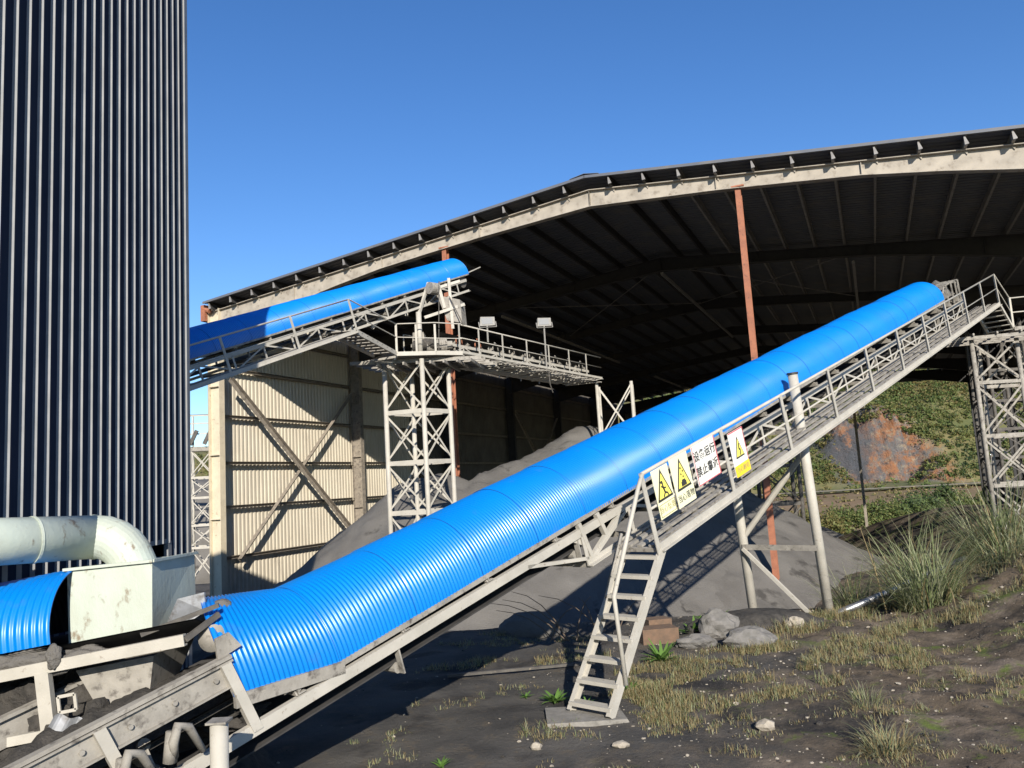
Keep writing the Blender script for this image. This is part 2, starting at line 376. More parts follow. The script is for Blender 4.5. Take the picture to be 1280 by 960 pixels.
# low retaining wall along the far right side
rw = empty('retaining_wall', W(SPAN + .3, 25, FL)); tag(rw, 'low dark concrete wall along the right side inside the shed', 'wall')
b = MB(); b.beam(W(SPAN + .5, 12, -2.6), W(SPAN + .5, LEN + 1, -2.6), .35, 5.8); b.build('wall_body', 'conc', rw)
b = MB(); b.beam(W(SPAN + .5, 12, .34), W(SPAN + .5, LEN + 1, .34), .45, .08); b.build('coping', 'conc', rw)

# ------------------------------------------------------------------ dark clad building on the left
WA = R(-2.6); wd = V(math.sin(WA), math.cos(WA), 0); wn = V(math.cos(WA), -math.sin(WA), 0)
E0 = V(-4.02, 9.7, 0)
def B(s, z, o=0): return E0 + wd * s + wn * o + V(0, 0, z)
bd = empty('clad_tower_building', B(-4, -.3)); tag(bd, 'tall dark navy corrugated metal building with rib flanks coloured as sunlit at the left', 'building')
b = MB(); PIT = .183; HB = 9.1; BW = 9.5
def wall_strip(b, s0, s1, z0, z1, pal):
    k0 = round(s0 / PIT); k1 = round(s1 / PIT)
    for k in range(k0, k1):
        s = k * PIT
        pts = [(0, 0), (.118, 0), (.124, .004), (.140, .036), (.156, .036), (.170, 0), (PIT, 0)]
        for i in range(len(pts) - 1):
            (a, oa), (c_, oc) = pts[i], pts[i + 1]
            b.add([B(s + a, z0, oa), B(s + c_, z0, oc), B(s + c_, z1, oc), B(s + a, z1, oa)], [(0, 1, 2, 3)], 1 if (pal and i == 2) else 0)  # flank facing the sun is coloured pale as painted sunlight
wall_strip(b, -60 * PIT, -12 * PIT, -.5, HB, True)
wall_strip(b, -12 * PIT, -3 * PIT, 1.78, HB, True)
wall_strip(b, -3 * PIT, 0, -.5, HB, True)
Q = [(-60*PIT, 0), (0, 0), (0, -BW), (-60*PIT, -BW)]
for (sa, oa), (sb, ob) in ((Q[1], Q[2]), (Q[2], Q[3]), (Q[3], Q[0])):
    b.add([B(sa, -.5, oa), B(sb, -.5, ob), B(sb, HB, ob), B(sa, HB, oa)], [(0, 1, 2, 3)])
b.add([B(a_, HB, o_) for a_, o_ in Q], [(0, 1, 2, 3)])
b.build('wall', ['navy', 'trim_lit_flank'], bd)
b = MB(); b.prof(B(.01, -.5), B(.01, HB), [(-.07, .045), (.03, .045), (.03, -.1), (.02, -.1), (.02, .037), (-.07, .037)], wd, wn); b.build('corner_trim', 'trim_lit_flank', bd)
b = MB(); b.beam(B(-12 * PIT, 1.80, -.02), B(-3 * PIT, 1.80, -.02), .05, .05); b.beam(B(-12*PIT, -.5, -.03), B(-12*PIT, 1.8, -.03), .05, .05); b.beam(B(-3*PIT-.02, -.5, .0), B(-3*PIT-.02, 1.8, .0), .09, .05); b.build('opening_frame', 'trim_lit_flank', bd)
b = MB(); b.beam(B(-7 * PIT, -.5, -1.2), B(-7 * PIT, 2.5, -1.2), .2, .2); b.beam(B(-12*PIT, .6, -1.5), B(0, .6, -1.5), .1, .1); b.build('inner_post', 'dust_steel', bd)

# ------------------------------------------------------------------ inclined conveyors
class Conv:
    def __init__(s, P0, az, el):
        A = R(az); E = R(el); s.P0 = np.array(P0, float)
        s.u = V(math.sin(A) * math.cos(E), math.cos(A) * math.cos(E), math.sin(E))
        s.v = V(-math.sin(A) * math.sin(E), -math.cos(A) * math.sin(E), math.cos(E))
        s.n = V(-math.cos(A), math.sin(A), 0)
    def __call__(s, x, a, b): return s.P0 + x * s.u + a * s.n + b * s.v
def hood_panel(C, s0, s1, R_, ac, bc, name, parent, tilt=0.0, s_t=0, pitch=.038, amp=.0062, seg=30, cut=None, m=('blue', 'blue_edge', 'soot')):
    """corrugated half-round cover from s0 to s1; bc(s) gives the springing height"""
    b = MB(); ns = max(2, int((s1 - s0) / pitch * 6)); th = np.linspace(-.10, math.pi + .10, seg)
    rows = []; rows2 = []
    for i in range(ns + 1):
        s = s0 + (s1 - s0) * i / ns
        rr = R_ + amp * math.sin(2 * math.pi * s / pitch)
        rr += .0022 * math.sin(s * 1.9 + 1) * (s1 > -99) ; rr += .0065 * (1 - (s - s0) / (s1 - s0))            # laps over the next sheet
        bb = bc(s); row = []; row2 = []
        for t in th:
            tt = min(max(t, 0), math.pi); a = ac - rr * math.cos(tt); h = bb + rr * math.sin(tt)
            S = s
            if cut: S = s + cut * ((1 - math.cos(tt)) / 2) ** 1.4 * (s1 - s) / (s1 - s0)
            dn = .0035 * math.sin(s * 2.3 + tt * 2.1) + .003 * math.sin(s * .7 - tt * 3.3 + 1) + .002 * math.sin(s * 5.1 + tt * 4)
            a -= dn * math.cos(tt); h += dn * math.sin(tt)
            if t < 0: h += t * .3
            if t > math.pi: h -= (t - math.pi) * .3
            row.append(C(S, a, h)); row2.append(C(S, a + .006 * math.cos(tt), h - .006 * math.sin(tt)))
        rows.append(row); rows2.append(row2)
    b.grid(rows); b.grid(rows2, 2, flip=True)
    for e, k in ((0, 0), (1, ns)):                         # lap edge, a dark lip
        for j in range(seg - 1):
            b.add([rows[k][j], rows[k][j+1], rows2[k][j+1], rows2[k][j]], [(0, 1, 2, 3)], 1)
    o = b.build(name, list(m), parent, smooth=True)
    return o
def add_bar_parts(root, lst, name, m, w, h, up):
    for p, q in lst:
        MB().beam(p, q, w, h, up).build(name, m, root)
def trough_idler(C, s, ac, bb, root, m='paint_dusty', hw=.56):
    b = MB()
    b.angle(C(s, ac - hw, bb), C(s, ac + hw, bb), .06, .06, .008, C.v)
    for sg_ in (-1, 1):
        b.beam(C(s, ac + sg_ * (hw - .06), bb), C(s, ac + sg_ * (hw - .14), bb + .20), .05, .012, C.u)
        b.beam(C(s, ac + sg_ * .2, bb), C(s, ac + sg_ * .2, bb + .07), .05, .012, C.u)
        b.poly([C(s-.02, ac + sg_ * hw, bb), C(s-.02, ac + sg_ * (hw-.24), bb), C(s-.02, ac + sg_ * (hw - .12), bb + .19)], C.u * .012)
        b.tube([C(s, ac + sg_ * .2, bb + .08), C(s, ac + sg_ * (hw - .12), bb + .19)], .04, 10)
    b.tube([C(s, ac - .18, bb + .08), C(s, ac + .18, bb + .08)], .04, 10)
    return b.build('idler', m, root)
def return_idler(C, s, ac, bb, root, hw=.56):
    b = MB()
    b.tube([C(s, ac - hw + .08, bb), C(s, ac + hw - .08, bb)], .045, 10)
    for sg_ in (-1, 1): b.beam(C(s, ac + sg_ * (hw - .04), bb - .04), C(s, ac + sg_ * (hw - .04), bb + .2), .06, .014, C.u)
    return b.build('return_idler', 'paint_dusty', root)
def make_conveyor(C, name, label, R_, ac, bh, hood, seams, s0, s1, truss0, post_s, walk, root_s, m='paint', idl=1.0, hoodlow=None, far_rail=False, hump=None, hk=0.0, group=None):
    root = empty(name, C(root_s, ac, -1)); tag(root, label, 'conveyor', group)
    hw = R_ + .02; na = ac - hw; fa = ac + hw
    # stringers
    for a, sd_ in ((na, 1), (fa, -1)):
        b = MB(); b.channel(C(s0, a, -.452), C(s1, a, -.452), .05, .082, C.n * sd_, C.v, .01); b.build('stringer', m, root)
    if truss0 is not None:
        for a in (na, fa):
            b = MB(); b.angle(C(truss0, a, -.80), C(s1, a, -.80), .06, .06, .01, C.v, sx=1 if a == na else -1); b.build('lower_chord', m, root)
        s = truss0 + .05; k = 0
        while s < s1:
            for a in (na, fa):
                b = MB(); b.angle(C(s, a, -.80), C(s, a, -.46), .05, .05, .008, C.n); b.build('truss_post', m, root)
                if s + .87 < s1 and a == na:
                    b = MB(); p, q = (C(s, a, -.78), C(s + .87, a, -.47)); 
                    if k % 2: p, q = (C(s, a, -.47), C(s + .87, a, -.78))
                    b.beam(p, q, .012, .035, C.v); b.build('truss_diagonal', m, root)
            b = MB(); b.beam(C(s, na, -.80), C(s, fa, -.80), .05, .05, C.v); b.build('cross_member', 'paint_dusty', root)
            s += .87; k += 1
    # belt: trough with load
    b = MB(); prof = [(-.50, .14), (-.2, .01), (.2, .01), (.50, .14)]
    b.grid([[C(s, ac + x, -.32 + y) for x, y in prof] for s in (s0 + .1, s1 - .1)]); b.grid([[C(s, ac + x, -.332 + y) for x, y in prof] for s in (s0 + .1, s1 - .1)], flip=True)
    b.obox(C((s0 + s1) / 2, ac, -.62), C.u * (s1 - s0 - .2) / 2, C.n * .45, C.v * .006)
    b.build('belt', 'belt', root)
    s = s0 + .4
    while s < s1 - .2:
        trough_idler(C, s, ac, -.40, root, m='paint_dusty', hw=hw - .01); s += idl
    s = s0 + .9
    while s < s1:
        return_idler(C, s, ac, -.66, root, hw=hw); s += 2.4
    for sp_, dr in ((s0 + .1, .16), (s1 - .1, .2)):
        MB().tube([C(sp_, na + .08, -.46), C(sp_, fa - .08, -.46)], dr, 18).build('pulley', 'dust_steel', root, smooth=False)
    # walkway
    if walk:
        w0, w1 = walk
        b = MB()
        for a in (.09, .23, .37, .50): b.obox(C((w0 + w1) / 2, a, -.755), C.u * (w1 - w0) / 2, C.n * .030, C.v * .012)
        s = w0
        while s < w1: b.obox(C(s, .27, -.79), C.u * .02, C.n * .27, C.v * .02); s += .58
        b.build('walkway_deck', 'paint_dusty', root)
        b = MB(); b.angle(C(w0, -.01, -.81), C(w1, -.01, -.81), .05, .085, .012, C.v); b.build('walkway_edge', m, root)
        b = MB(); b.tube([C(w0, 0, 0), C(w1, 0, 0)], .02, 10); b.build('handrail', m, root, smooth=True)
        b = MB(); b.tube([C(w0, 0.0, -.37), C(w1, 0, -.37)], .014, 8); b.build('mid_rail', m, root, smooth=True)
        for s in post_s:
            b = MB(); b.angle(C(s, -.02, -.84), C(s, -.02, .01), .062, .05, .01, C.n, sx=1); b.build('rail_post', m, root)
        if far_rail:
            f = fa + .55
            MB().tube([C(w0, f, 0), C(w1, f, 0)], .018, 8).build('handrail', m, root)
            for s in post_s: MB().angle(C(s, f, -.84), C(s, f, .01), .045, .045, .01, C.n).build('rail_post', m, root)
            b = MB()
            for a in (fa + .1, fa + .28, fa + .46): b.obox(C((w0 + w1) / 2, a, -.755), C.u * (w1 - w0) / 2, C.n * .06, C.v * .012)
            b.build('walkway_deck', m, root)
    # hood sheets
    for i in range(len(seams) - 1):
        hood_panel(C, seams[i], seams[i + 1] + .02, R_, ac, lambda s: bh + hk * (s - seams[0]), 'hood_sheet', root)
    # hood sill angle
    if seams:
        for a in (ac - R_, ac + R_):
            b = MB(); b.beam(C(seams[0], a, bh - .026), C(seams[-1], a, bh + hk * (seams[-1] - seams[0]) - .026), .025, .04, C.v); b.build('hood_sill', 'paint_dusty', root)
    return root
PX = 1.7376
C1 = Conv((1.236, 8.0, 2.2285), 43, 15.5)
RC = .53; AC = .6 + RC
seams = list(np.arange(-3.42, 14.8, .7885))
main = make_conveyor(C1, 'belt_conveyor', 'large inclined belt conveyor under a long blue corrugated hood rising to the right', RC, AC, -.335, True, seams, -6.2, 16.6, -.45,
                     [i * PX for i in range(11)], (0.0, 10 * PX), 3, hk=.0095)
# flatter lower part of the hood with its own sill
def blow(s): return -.335 + (-3.42 - s) * .222
hood_panel(C1, -4.24, -3.42, RC, AC, blow, 'hood_sheet', main, cut=.5)
for a in (AC - RC, AC + RC):
    b = MB(); b.beam(C1(-4.24, a, blow(-4.24) - .06), C1(-3.40, a, blow(-3.42) - .06), .04, .09, C1.v); b.build('hood_sill', 'paint_dusty', main)
b = MB(); b.angle(C1(-3.75, AC - RC, -.36), C1(-3.82, AC - RC, -.27), .05, .05, .01, C1.n); b.poly([C1(-3.9, AC - RC, -.35), C1(-3.72, AC - RC, -.35), C1(-3.8, AC - RC, -.27)], C1.n * .01); b.build('sill_bracket', 'paint_dusty', main)
# skirt boards beside the loading point
for a, sg_ in ((AC - .5, 1), (AC + .5, -1)):
    b = MB(); b.channel(C1(-6.1, a, -.03), C1(-4.18, a, -.03), .04, .17, C1.n * sg_ * -1, C1.v, .012)
    b.obox(C1(-5.14, a, .075), C1.u * .96, C1.n * .035, C1.v * .012)
    for k in range(7): b.tube([C1(-6 + k * .28, a - .012 * sg_, -.03), C1(-6 + k * .28, a - .035 * sg_, -.03)], .016, 8)
    b.build('skirt_board', 'paint_dusty', main)
for s in (-5.05, -4.24):
    b = MB(); b.channel(C1(s, AC - .56, .05), C1(s + .09, AC - .56, -.46), .05, .07, C1.n, C1.u, .01); b.build('skirt_post', 'paint', main)
    b = MB(); b.poly([C1(s - .02, AC - .5, .08), C1(s + .16, AC - .5, .10), C1(s + .1, AC - .5, .22), C1(s + .0, AC - .5, .22)], C1.n * .02)
    if s > -4.5: b.build('skirt_gusset', 'paint_dusty', main)
# curved impact brackets with rollers below the skirt
for s in (-5.02, -4.72):
    b = MB(); b.tube([C1(s, AC - .62, -.30), C1(s, AC - .66, -.20), C1(s + .05, AC - .66, -.12), C1(s + .12, AC - .63, -.17), C1(s + .17, AC - .62, -.36)], [.022, .03, .03, .028, .02], 10)
    b.tube([C1(s + .03, AC - .62, -.15), C1(s - .03, AC - .60, -.32)], .042, 12); b.build('impact_roller', 'paint_dusty', main, smooth=True)
# side bracket of the old walkway end
def brackets(sa, a0, a1, m='paint'):
    b = MB(); b.beam(C1(sa - .94, a0, -.47), C1(sa, a0, -.75), .035, .04, C1.n)
    b.beam(C1(sa, a0, -.75), C1(sa + .62, a0, -.50), .04, .045, C1.n)
    for ds in (.02, .34): b.beam(C1(sa + ds - .02, a0, -.75 + ds * .35), C1(sa + ds - .10, a0, -.36), .05, .05, C1.n)
    b.poly([C1(sa - .35, a0, -.42), C1(sa - .06, a0, -.42), C1(sa - .06, a0, -.6)], C1.n * .012)
    b.beam(C1(sa, a0, -.75), C1(sa, a1, -.75), .05, .05); b.build('side_bracket', m, main)
brackets(-.35, AC - RC, AC - RC + .3)
for s in (-1.7, -2.55):
    b = MB(); f = AC + RC
    for ds in (0, .3): b.beam(C1(s + ds, f, -.45), C1(s + ds, f, -1.05 + ds * .3), .05, .05, C1.n)
    b.beam(C1(s, f, -1.02), C1(s + .3, f, -.93), .05, .05, C1.n); b.beam(C1(s, f, -.5), C1(s + .3, f, -.93), .03, .03, C1.n); b.build('side_bracket', 'paint_dusty', main)
# head end: head pulley guard, coal on the belt
b = MB()
for a in (AC - .45, AC - .15, AC + .15, AC + .45):
    b.tube([C1(15.0, a, -.05), C1(15.2, a, .10), C1(15.9, a, .12), C1(16.4, a, .06), C1(16.6, a, -.25)], .018, 6)
for s in (15.2, 15.7, 16.1, 16.4): b.tube([C1(s, AC - .5, .12), C1(s, AC + .5, .12)], .018, 6); b.beam(C1(s, AC - .5, .12), C1(s, AC - .5, -.4), .03, .03)
b.build('head_guard', 'paint_dusty', main)
def lumpy(C, s0, s1, ac, bb, w, h, n=60, k=12):
    rows = []
    for i in range(n + 1):
        s = s0 + (s1 - s0) * i / n; row = []
        for j in range(k + 1):
            x = -1 + 2 * j / k; p = C(s, ac + x * w, 0); nz = noise.noise(Vector(p * 6)) * .3 + noise.noise(Vector(p * 17)) * .15
            row.append(C(s, ac + x * w, bb + h * max(0, (1 - x * x)) * (1 + nz) * min(1, min(i, n - i) / 4 + .05)))
        rows.append(row)
    return MB().grid(rows)
tag(lumpy(C1, 14.0, 16.4, AC, -.24, .38, .42).build('coal_load', 'coal', smooth=True), 'heap of grey coal on the belt past the upper end of the long blue hood', 'coal', kind='stuff')
tag(lumpy(C1, -6.0, -4.0, AC, -.26, .42, .22, 50).build('coal_load', 'coal_lump', smooth=True), 'dark coal carried on the belt below the hopper at lower left', 'coal', kind='stuff')

# walkway end and upper landing of the main conveyor
lt = empty('upper_landing', V(13.3, 20.6, 5.4)); tag(lt, 'small steel landing with guard rails on top of the right lattice tower', 'platform')
pA = C1(10 * PX + .02, 0, -.83); pB = V(13.42, 20.95, 5.52)
b = MB(); b.beam(pA, pB, .05, .08); b.beam(pA + C1.n * .6, pB + C1.n * .6, .05, .08)
for k in range(6): b.beam(pA + (pB - pA) * k / 5, pA + (pB - pA) * k / 5 + C1.n * .6, .16, .02)
b.build('stair', 'paint', lt)
b = MB(); b.tube([C1(10 * PX, 0, 0), pB + V(0, 0, .84)], .018, 8); b.tube([C1(10 * PX, 0, -.36), pB + V(0, 0, .45)], .013, 8); b.build('handrail', 'paint', lt)
b = MB(); ex = unit(V(1, -.25, 0)); ey = V(.25, 1, 0); ey = unit(ey)
b.obox(pB + ex * 1.4 + ey * .55 + V(0, 0, -.02), ex * 1.4, ey * .6, V(0, 0, .015)); b.beam(pB - ey * .06, pB + ex * 2.8 - ey * .06, .05, .1); b.build('deck', 'paint_dusty', lt)
b = MB()
for z in (.84, .45): b.tube([pB + V(0, 0, z), pB + ex * 2.8 + V(0, 0, z)], .018, 8)
b.build('handrail', 'paint', lt)
for k in (0, 1.3, 2.6): MB().beam(pB + ex * k + V(0, 0, -.05), pB + ex * k + V(0, 0, .86), .05, .05).build('rail_post', 'paint', lt)
# underframe
b = MB(); o_ = V(11.3, 20.4, 5.25)
for k in range(4): b.beam(o_ + ey * (.1 + .35 * k), o_ + ex * 3.6 + ey * (.1 + .35 * k), .05, .09)
for k in range(7): b.beam(o_ + ex * (.1 + .55 * k) + V(0, 0, .08), o_ + ex * (.1 + .55 * k) + ey * 1.2 + V(0, 0, .08), .04, .06)
b.build('underframe', 'paint_dusty', lt)

# A-frame trestle under the main conveyor
tr = empty('conveyor_trestle', (4.0, 12.4, -.1)); tag(tr, 'cream two-legged pipe trestle holding up the middle of the large conveyor', 'trestle')
pn = C1(4.95, .42, 0.03); gn = V(4.44, 12.0, -.12); pf = C1(4.95, 1.66, -.6); gf = V(3.56, 12.8, -.2)
for p, q in ((gn, pn), (gf, pf)): MB().tube([p, q], .072, 16).build('leg', 'paint', tr, smooth=True)
b = MB(); z_ = 1.02
def lz(p, q, z): return p + (q - p) * ((z - p[2]) / (q[2] - p[2]))
b.channel(lz(gn, pn, z_) + V(-.05, -.08, 0), lz(gf, pf, z_ + .0) + V(-.05, -.08, 0), .06, .08, V(0, 1, 0), ZUP, .01); b.build('cross_bar', 'paint_dusty', tr)
b = MB(); b.beam(lz(gf, pf, z_ - .02) + V(-.05, -.1, 0), gn + V(-.15, -.1, .02), .05, .05); b.build('diagonal_brace', 'paint', tr)
b = MB(); b.tube([lz(gf, pf, 1.15), C1(5.1, .3, -.92)], .045, 10); b.build('knee_brace', 'paint', tr)
b = MB(); b.tube([pn, pn + (pn - gn) / np.linalg.norm(pn - gn) * .03], .085, 16); b.build('cap', 'black', tr)
# lower support post
pp = empty('support_post', (-1.93, 5.05, -.3)); tag(pp, 'short white round post under the tail of the large conveyor', 'post')
MB().tube([V(-1.83, 4.86, -.4), V(-1.83, 4.86, .92)], .052, 16).build('shaft', 'paint', pp, smooth=True)
MB().obox(V(-1.83, 4.86, .93), V(.06, 0, 0), V(0, .06, 0), V(0, 0, .006)).build('top_plate', 'paint_dusty', pp)

# ------------------------------------------------------------------ steel ladder
ld = empty('steel_ladder', (.5, 7.6, .03)); tag(ld, 'cream steel step ladder leaning up to the walkway of the large conveyor', 'ladder')
a0 = V(.72, 7.49, .06); a1 = C1(.04, -.03, -.80)
off = C1.n * .50
ff = a0 + off; ft = a1 + off
for p, q in ((a0, a1), (ff, ft)):
    MB().channel(p, q, .045, .085, C1.n * (1 if p is a0 else -1), unit(np.cross(C1.n, q - p)), .008).build('stringer', 'paint', ld)
for k in range(8):
    t = .05 + k * .128; p = a0 + (a1 - a0) * t; MB().beam(p + C1.n * .01, p + C1.n * .49, .13, .035).build('rung', 'paint', ld)
top = C1(0, -.0, .0)
MB().tube([C1(.10, .5, -.66), C1(-.51, .52, -1.32)], .022, 8).build('grab_bar', 'paint_dusty', ld, smooth=True)
b = MB(); b.tube([C1(0, -.01, .0), C1(-.12, -.01, -.10), C1(-.89, -.01, -.9), C1(-1.02, -.01, -1.7)], .022, 8); b.build('handrail', 'paint', ld, smooth=True)
b = MB(); b.obox(V(.52, 7.72, -.0), V(.36, .02, 0), V(-.02, .24, 0), V(0, 0, .06))
for i in range(len(b.v)):
    x, y, z = b.v[i]; b.v[i] = (x + random.uniform(-.05, .05), y + random.uniform(-.05, .05), z)
tag(b.build('concrete_footing', 'conc'), 'rough concrete pad under the feet of the steel ladder', 'footing')

# ------------------------------------------------------------------ lattice towers
def tower(name, label, base, ax, ay, zb, zt, levels, m='paint', r=.06, plate=.12, group=None, lean=0):
    root = empty(name, V(base[0], base[1], zb)); tag(root, label, 'tower', group)
    base = V(base[0], base[1], 0); cs = [base, base + ax, base + ax + ay, base + ay]
    for c_ in cs: MB().tube([c_ + V(0, 0, zb), c_ + V(0, 0, zt)], r, 10).build('leg', m, root, smooth=True)
    zs = [zb] + list(levels) + [zt]
    for li, z in enumerate(levels):
        for k in range(4):
            p, q = cs[k] + V(0, 0, z), cs[(k + 1) % 4] + V(0, 0, z)
            MB().beam(p, q, .05, plate).build('tie', m, root)
    for li in range(len(zs) - 1):
        for k in range(4):
            p, q = cs[k], cs[(k + 1) % 4]; a, b_ = zs[li] + .08, zs[li + 1] - .08
            if zs[li+1] - zs[li] < .5: continue
            o_ = unit(np.cross(q - p, ZUP)) * .02
            MB().beam(p + V(0, 0, a) + o_, q + V(0, 0, b_) + o_, .012, .05).build('brace', m, root)
            MB().beam(q + V(0, 0, a) - o_, p + V(0, 0, b_) - o_, .012, .05).build('brace', m, root)
    return root
TG = 'lattice towers carrying the conveyors'
TW_SMALL = [tower('lattice_tower', 'dusty cream lattice tower under the platform at the end of the upper left conveyor', (-3.47, 21.6), V(1.07, -.35, 0), V(.64, .8, 0), -1.95, 5.72, (-.9, .15, 1.62, 2.95, 4.32), r=.065, group=TG)]
tower('lattice_tower', 'dusty cream lattice tower at the right edge carrying the top end of the large conveyor', (12.0, 20.5), V(1.2, .05, 0), V(.98, 1.4, 0), .1, 5.25, (1.45, 2.72, 4.1), m='paint_dusty', r=.055, plate=.09, group=TG)
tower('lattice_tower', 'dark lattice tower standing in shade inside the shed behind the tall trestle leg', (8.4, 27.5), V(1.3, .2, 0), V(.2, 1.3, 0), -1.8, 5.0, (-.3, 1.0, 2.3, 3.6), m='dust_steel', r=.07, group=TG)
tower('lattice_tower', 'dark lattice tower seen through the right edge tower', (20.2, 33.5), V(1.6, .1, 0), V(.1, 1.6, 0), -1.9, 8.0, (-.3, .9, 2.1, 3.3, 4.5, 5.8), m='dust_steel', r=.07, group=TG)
TW_SMALL.append(tower('lattice_tower', 'shaded lattice tower under the far end of the distribution walkway above the coal pile', (3.1, 29.0), V(1.25, -.1, 0), V(.2, 1.2, 0), -1.95, 5.7, (.9, 2.4, 3.6), r=.06, group=TG))
tower('lattice_tower', 'slender pale lattice tower in the gap between the dark building and the shed', (-18.0, 44.0), V(1.25, 0, 0), V(-.4, 1.4, 0), -2.0, 5.2, (-.2, 1.0, 2.5, 3.6), m='paint', r=.08, group=TG)
gl = empty('conveyor_gallery', (-18, 46, 5.2)); tag(gl, 'distant dusty conveyor gallery with railings beyond the shed corner', 'conveyor')
b = MB(); b.beam(V(-24, 45, 5.35), V(-13, 46, 5.2), .6, .25); b.build('gallery_deck', 'paint_dusty', gl)
b = MB()
for z in (6.2, 6.8, 7.25): b.beam(V(-24, 44.7, z), V(-13, 45.7, z - .15), .06, .07)
b.build('handrail', 'paint', gl)
for k in range(12): MB().beam(V(-24 + k * .95, 44.7 + k * .086, 5.4), V(-24 + k * .95, 44.7 + k * .086, 7.2 - k * .01), .07, .07).build('rail_post', 'paint', gl)
b = MB()
for k in range(14): b.beam(V(-24 + k * .8, 45.0, 5.5), V(-23.6 + k * .8, 45.0, 6.3), .1, .2)
b.beam(V(-24, 45, 7.3), V(-13, 46, 7.15), .5, .05); b.build('idler', 'dust_steel', gl)

# ------------------------------------------------------------------ upper left conveyor, platform and boom
BEFORE = set(o.name for o in col.objects)
C2 = Conv((-3.74, 18.4, 6.77), 31.7, 20.5)
R2 = .56; A2 = .6 + R2
seams2 = list(np.arange(-7.5, 6.5, .98))
c2 = make_conveyor(C2, 'belt_conveyor', 'upper left belt conveyor with a blue hood reaching under the shed roof', R2, A2, -.275, True, seams2, -8.5, 6.0, -8.5,
                   [-5.8, -3.88, -1.94, 0], (-8, .0), -2)
MB().beam(C2(6.3, .62, -.25), C2(7.0, .62, -.2), .03, .03).build('hood_sill', 'paint', c2)
# head of conveyor: chute box, pulley, drive
pf_ = empty('drive_platform', V(-2.6, 21.8, 5.8)); tag(pf_, 'steel drive platform with railings on top of the left lattice tower', 'platform')
K = V(-3.0, 21.0, 5.86); Kx = unit(V(1.65, .35, 0)); Ky = unit(V(-.35, 1.65, 0))
b = MB(); b.poly([K, K + Kx * 1.0 + V(0, 0, 0), V(-1.30, 21.5, 5.86), V(-.6, 22.7, 5.86), V(-2.4, 23.1, 5.86), V(-3.3, 22.4, 5.86)], V(0, 0, -.03)); b.build('deck', 'paint_dusty', pf_)
for p, q in ((K, V(-2.0, 21.2, 5.86)), (V(-2.0, 21.2, 5.86), V(-1.3, 21.5, 5.86)), (K, V(-3.3, 22.4, 5.86))):
    MB().beam(p + V(0, -.03, -.02), q + V(0, -.03, -.02), .05, .11).build('edge_beam', 'paint', pf_)
ls0 = C2(.0, 0, -.8); ls1 = K + V(-.02, -.02, 0)
b = MB(); b.channel(ls0, ls1, .05, .12, unit(V(-1, .2, 0)), ZUP, .01); b.channel(ls0 + V(-.62, .1, 0), ls1 + V(-.62, .1, 0), .05, .12, unit(V(-1, .2, 0)), ZUP, .01)
b.build('gangway_beam', 'paint', pf_)
b = MB()
for k in range(9): p = ls0 + (ls1 - ls0) * k / 8; b.beam(p + V(0, 0, .03), p + V(-.62, .1, .03), .2, .02)
b.build('gangway_tread', 'paint_dusty', pf_)
b = MB()
T_ = V(0, 0, .80)
b.tube([C2(0, 0, 0), ls1 + T_], .018, 8); b.tube([C2(0, 0, -.36), ls1 + T_ * .55], .014, 8)
b.tube([ls1 + T_, V(-2.0, 21.2, 6.68), V(-1.3, 21.5, 6.66)], .016, 8); b.tube([ls1 + T_ * .55, V(-2.0, 21.2, 6.25), V(-1.3, 21.5, 6.25)], .013, 8)
b.build('handrail', 'paint', pf_)
for p in (ls1, V(-2.0, 21.2, 5.82), V(-2.5, 21.1, 5.82)): MB().beam(p, p + T_ * 1.02, .055, .055).build('rail_post', 'paint', pf_)
# sub-structure under deck
b = MB()
for k in range(5): b.beam(V(-4.35 + k * .1, 21.3 + k * .38, 5.70), V(-.8 + k * .1, 21.5 + k * .38, 5.70), .06, .1)
for k in range(8): b.beam(V(-3.6 + k * .36, 21.1, 5.60), V(-3.3 + k * .36, 23.0, 5.60), .05, .08)
b.beam(V(-4.35, 21.5, 5.72), V(-3.0, 21.45, 5.86), .06, .06); b.build('underframe', 'paint_dusty', pf_)
b = MB(); b.tube([V(-2.45, 21.45, 5.86), V(-2.45, 21.45, 7.05)], .075, 12); b.build('standpipe', 'paint', pf_, smooth=True)
# drive unit: motor, gearbox
b = MB(); b.tube([V(-2.3, 21.7, 6.15), V(-1.75, 21.8, 6.15)], .19, 16); b.tube([V(-1.75, 21.8, 6.15), V(-1.6, 21.83, 6.15)], .12, 12); b.obox(V(-2.0, 21.75, 5.92), V(.35, .05, 0), V(0, .18, 0), V(0, 0, .05))
for k in range(9): b.tube([V(-2.25 + k * .055, 21.71 + k * .01, 6.15), V(-2.23 + k * .055, 21.715 + k * .01, 6.15)], .21, 16)
b.build('drive_motor', 'paint_dusty', pf_)
b = MB(); b.poly([V(-2.75, 21.9, 5.87), V(-2.3, 21.9, 5.87), V(-2.4, 22.0, 6.6), V(-2.7, 22.0, 6.6)], V(0, .6, 0)); b.build('gearbox', 'paint_dusty', pf_)
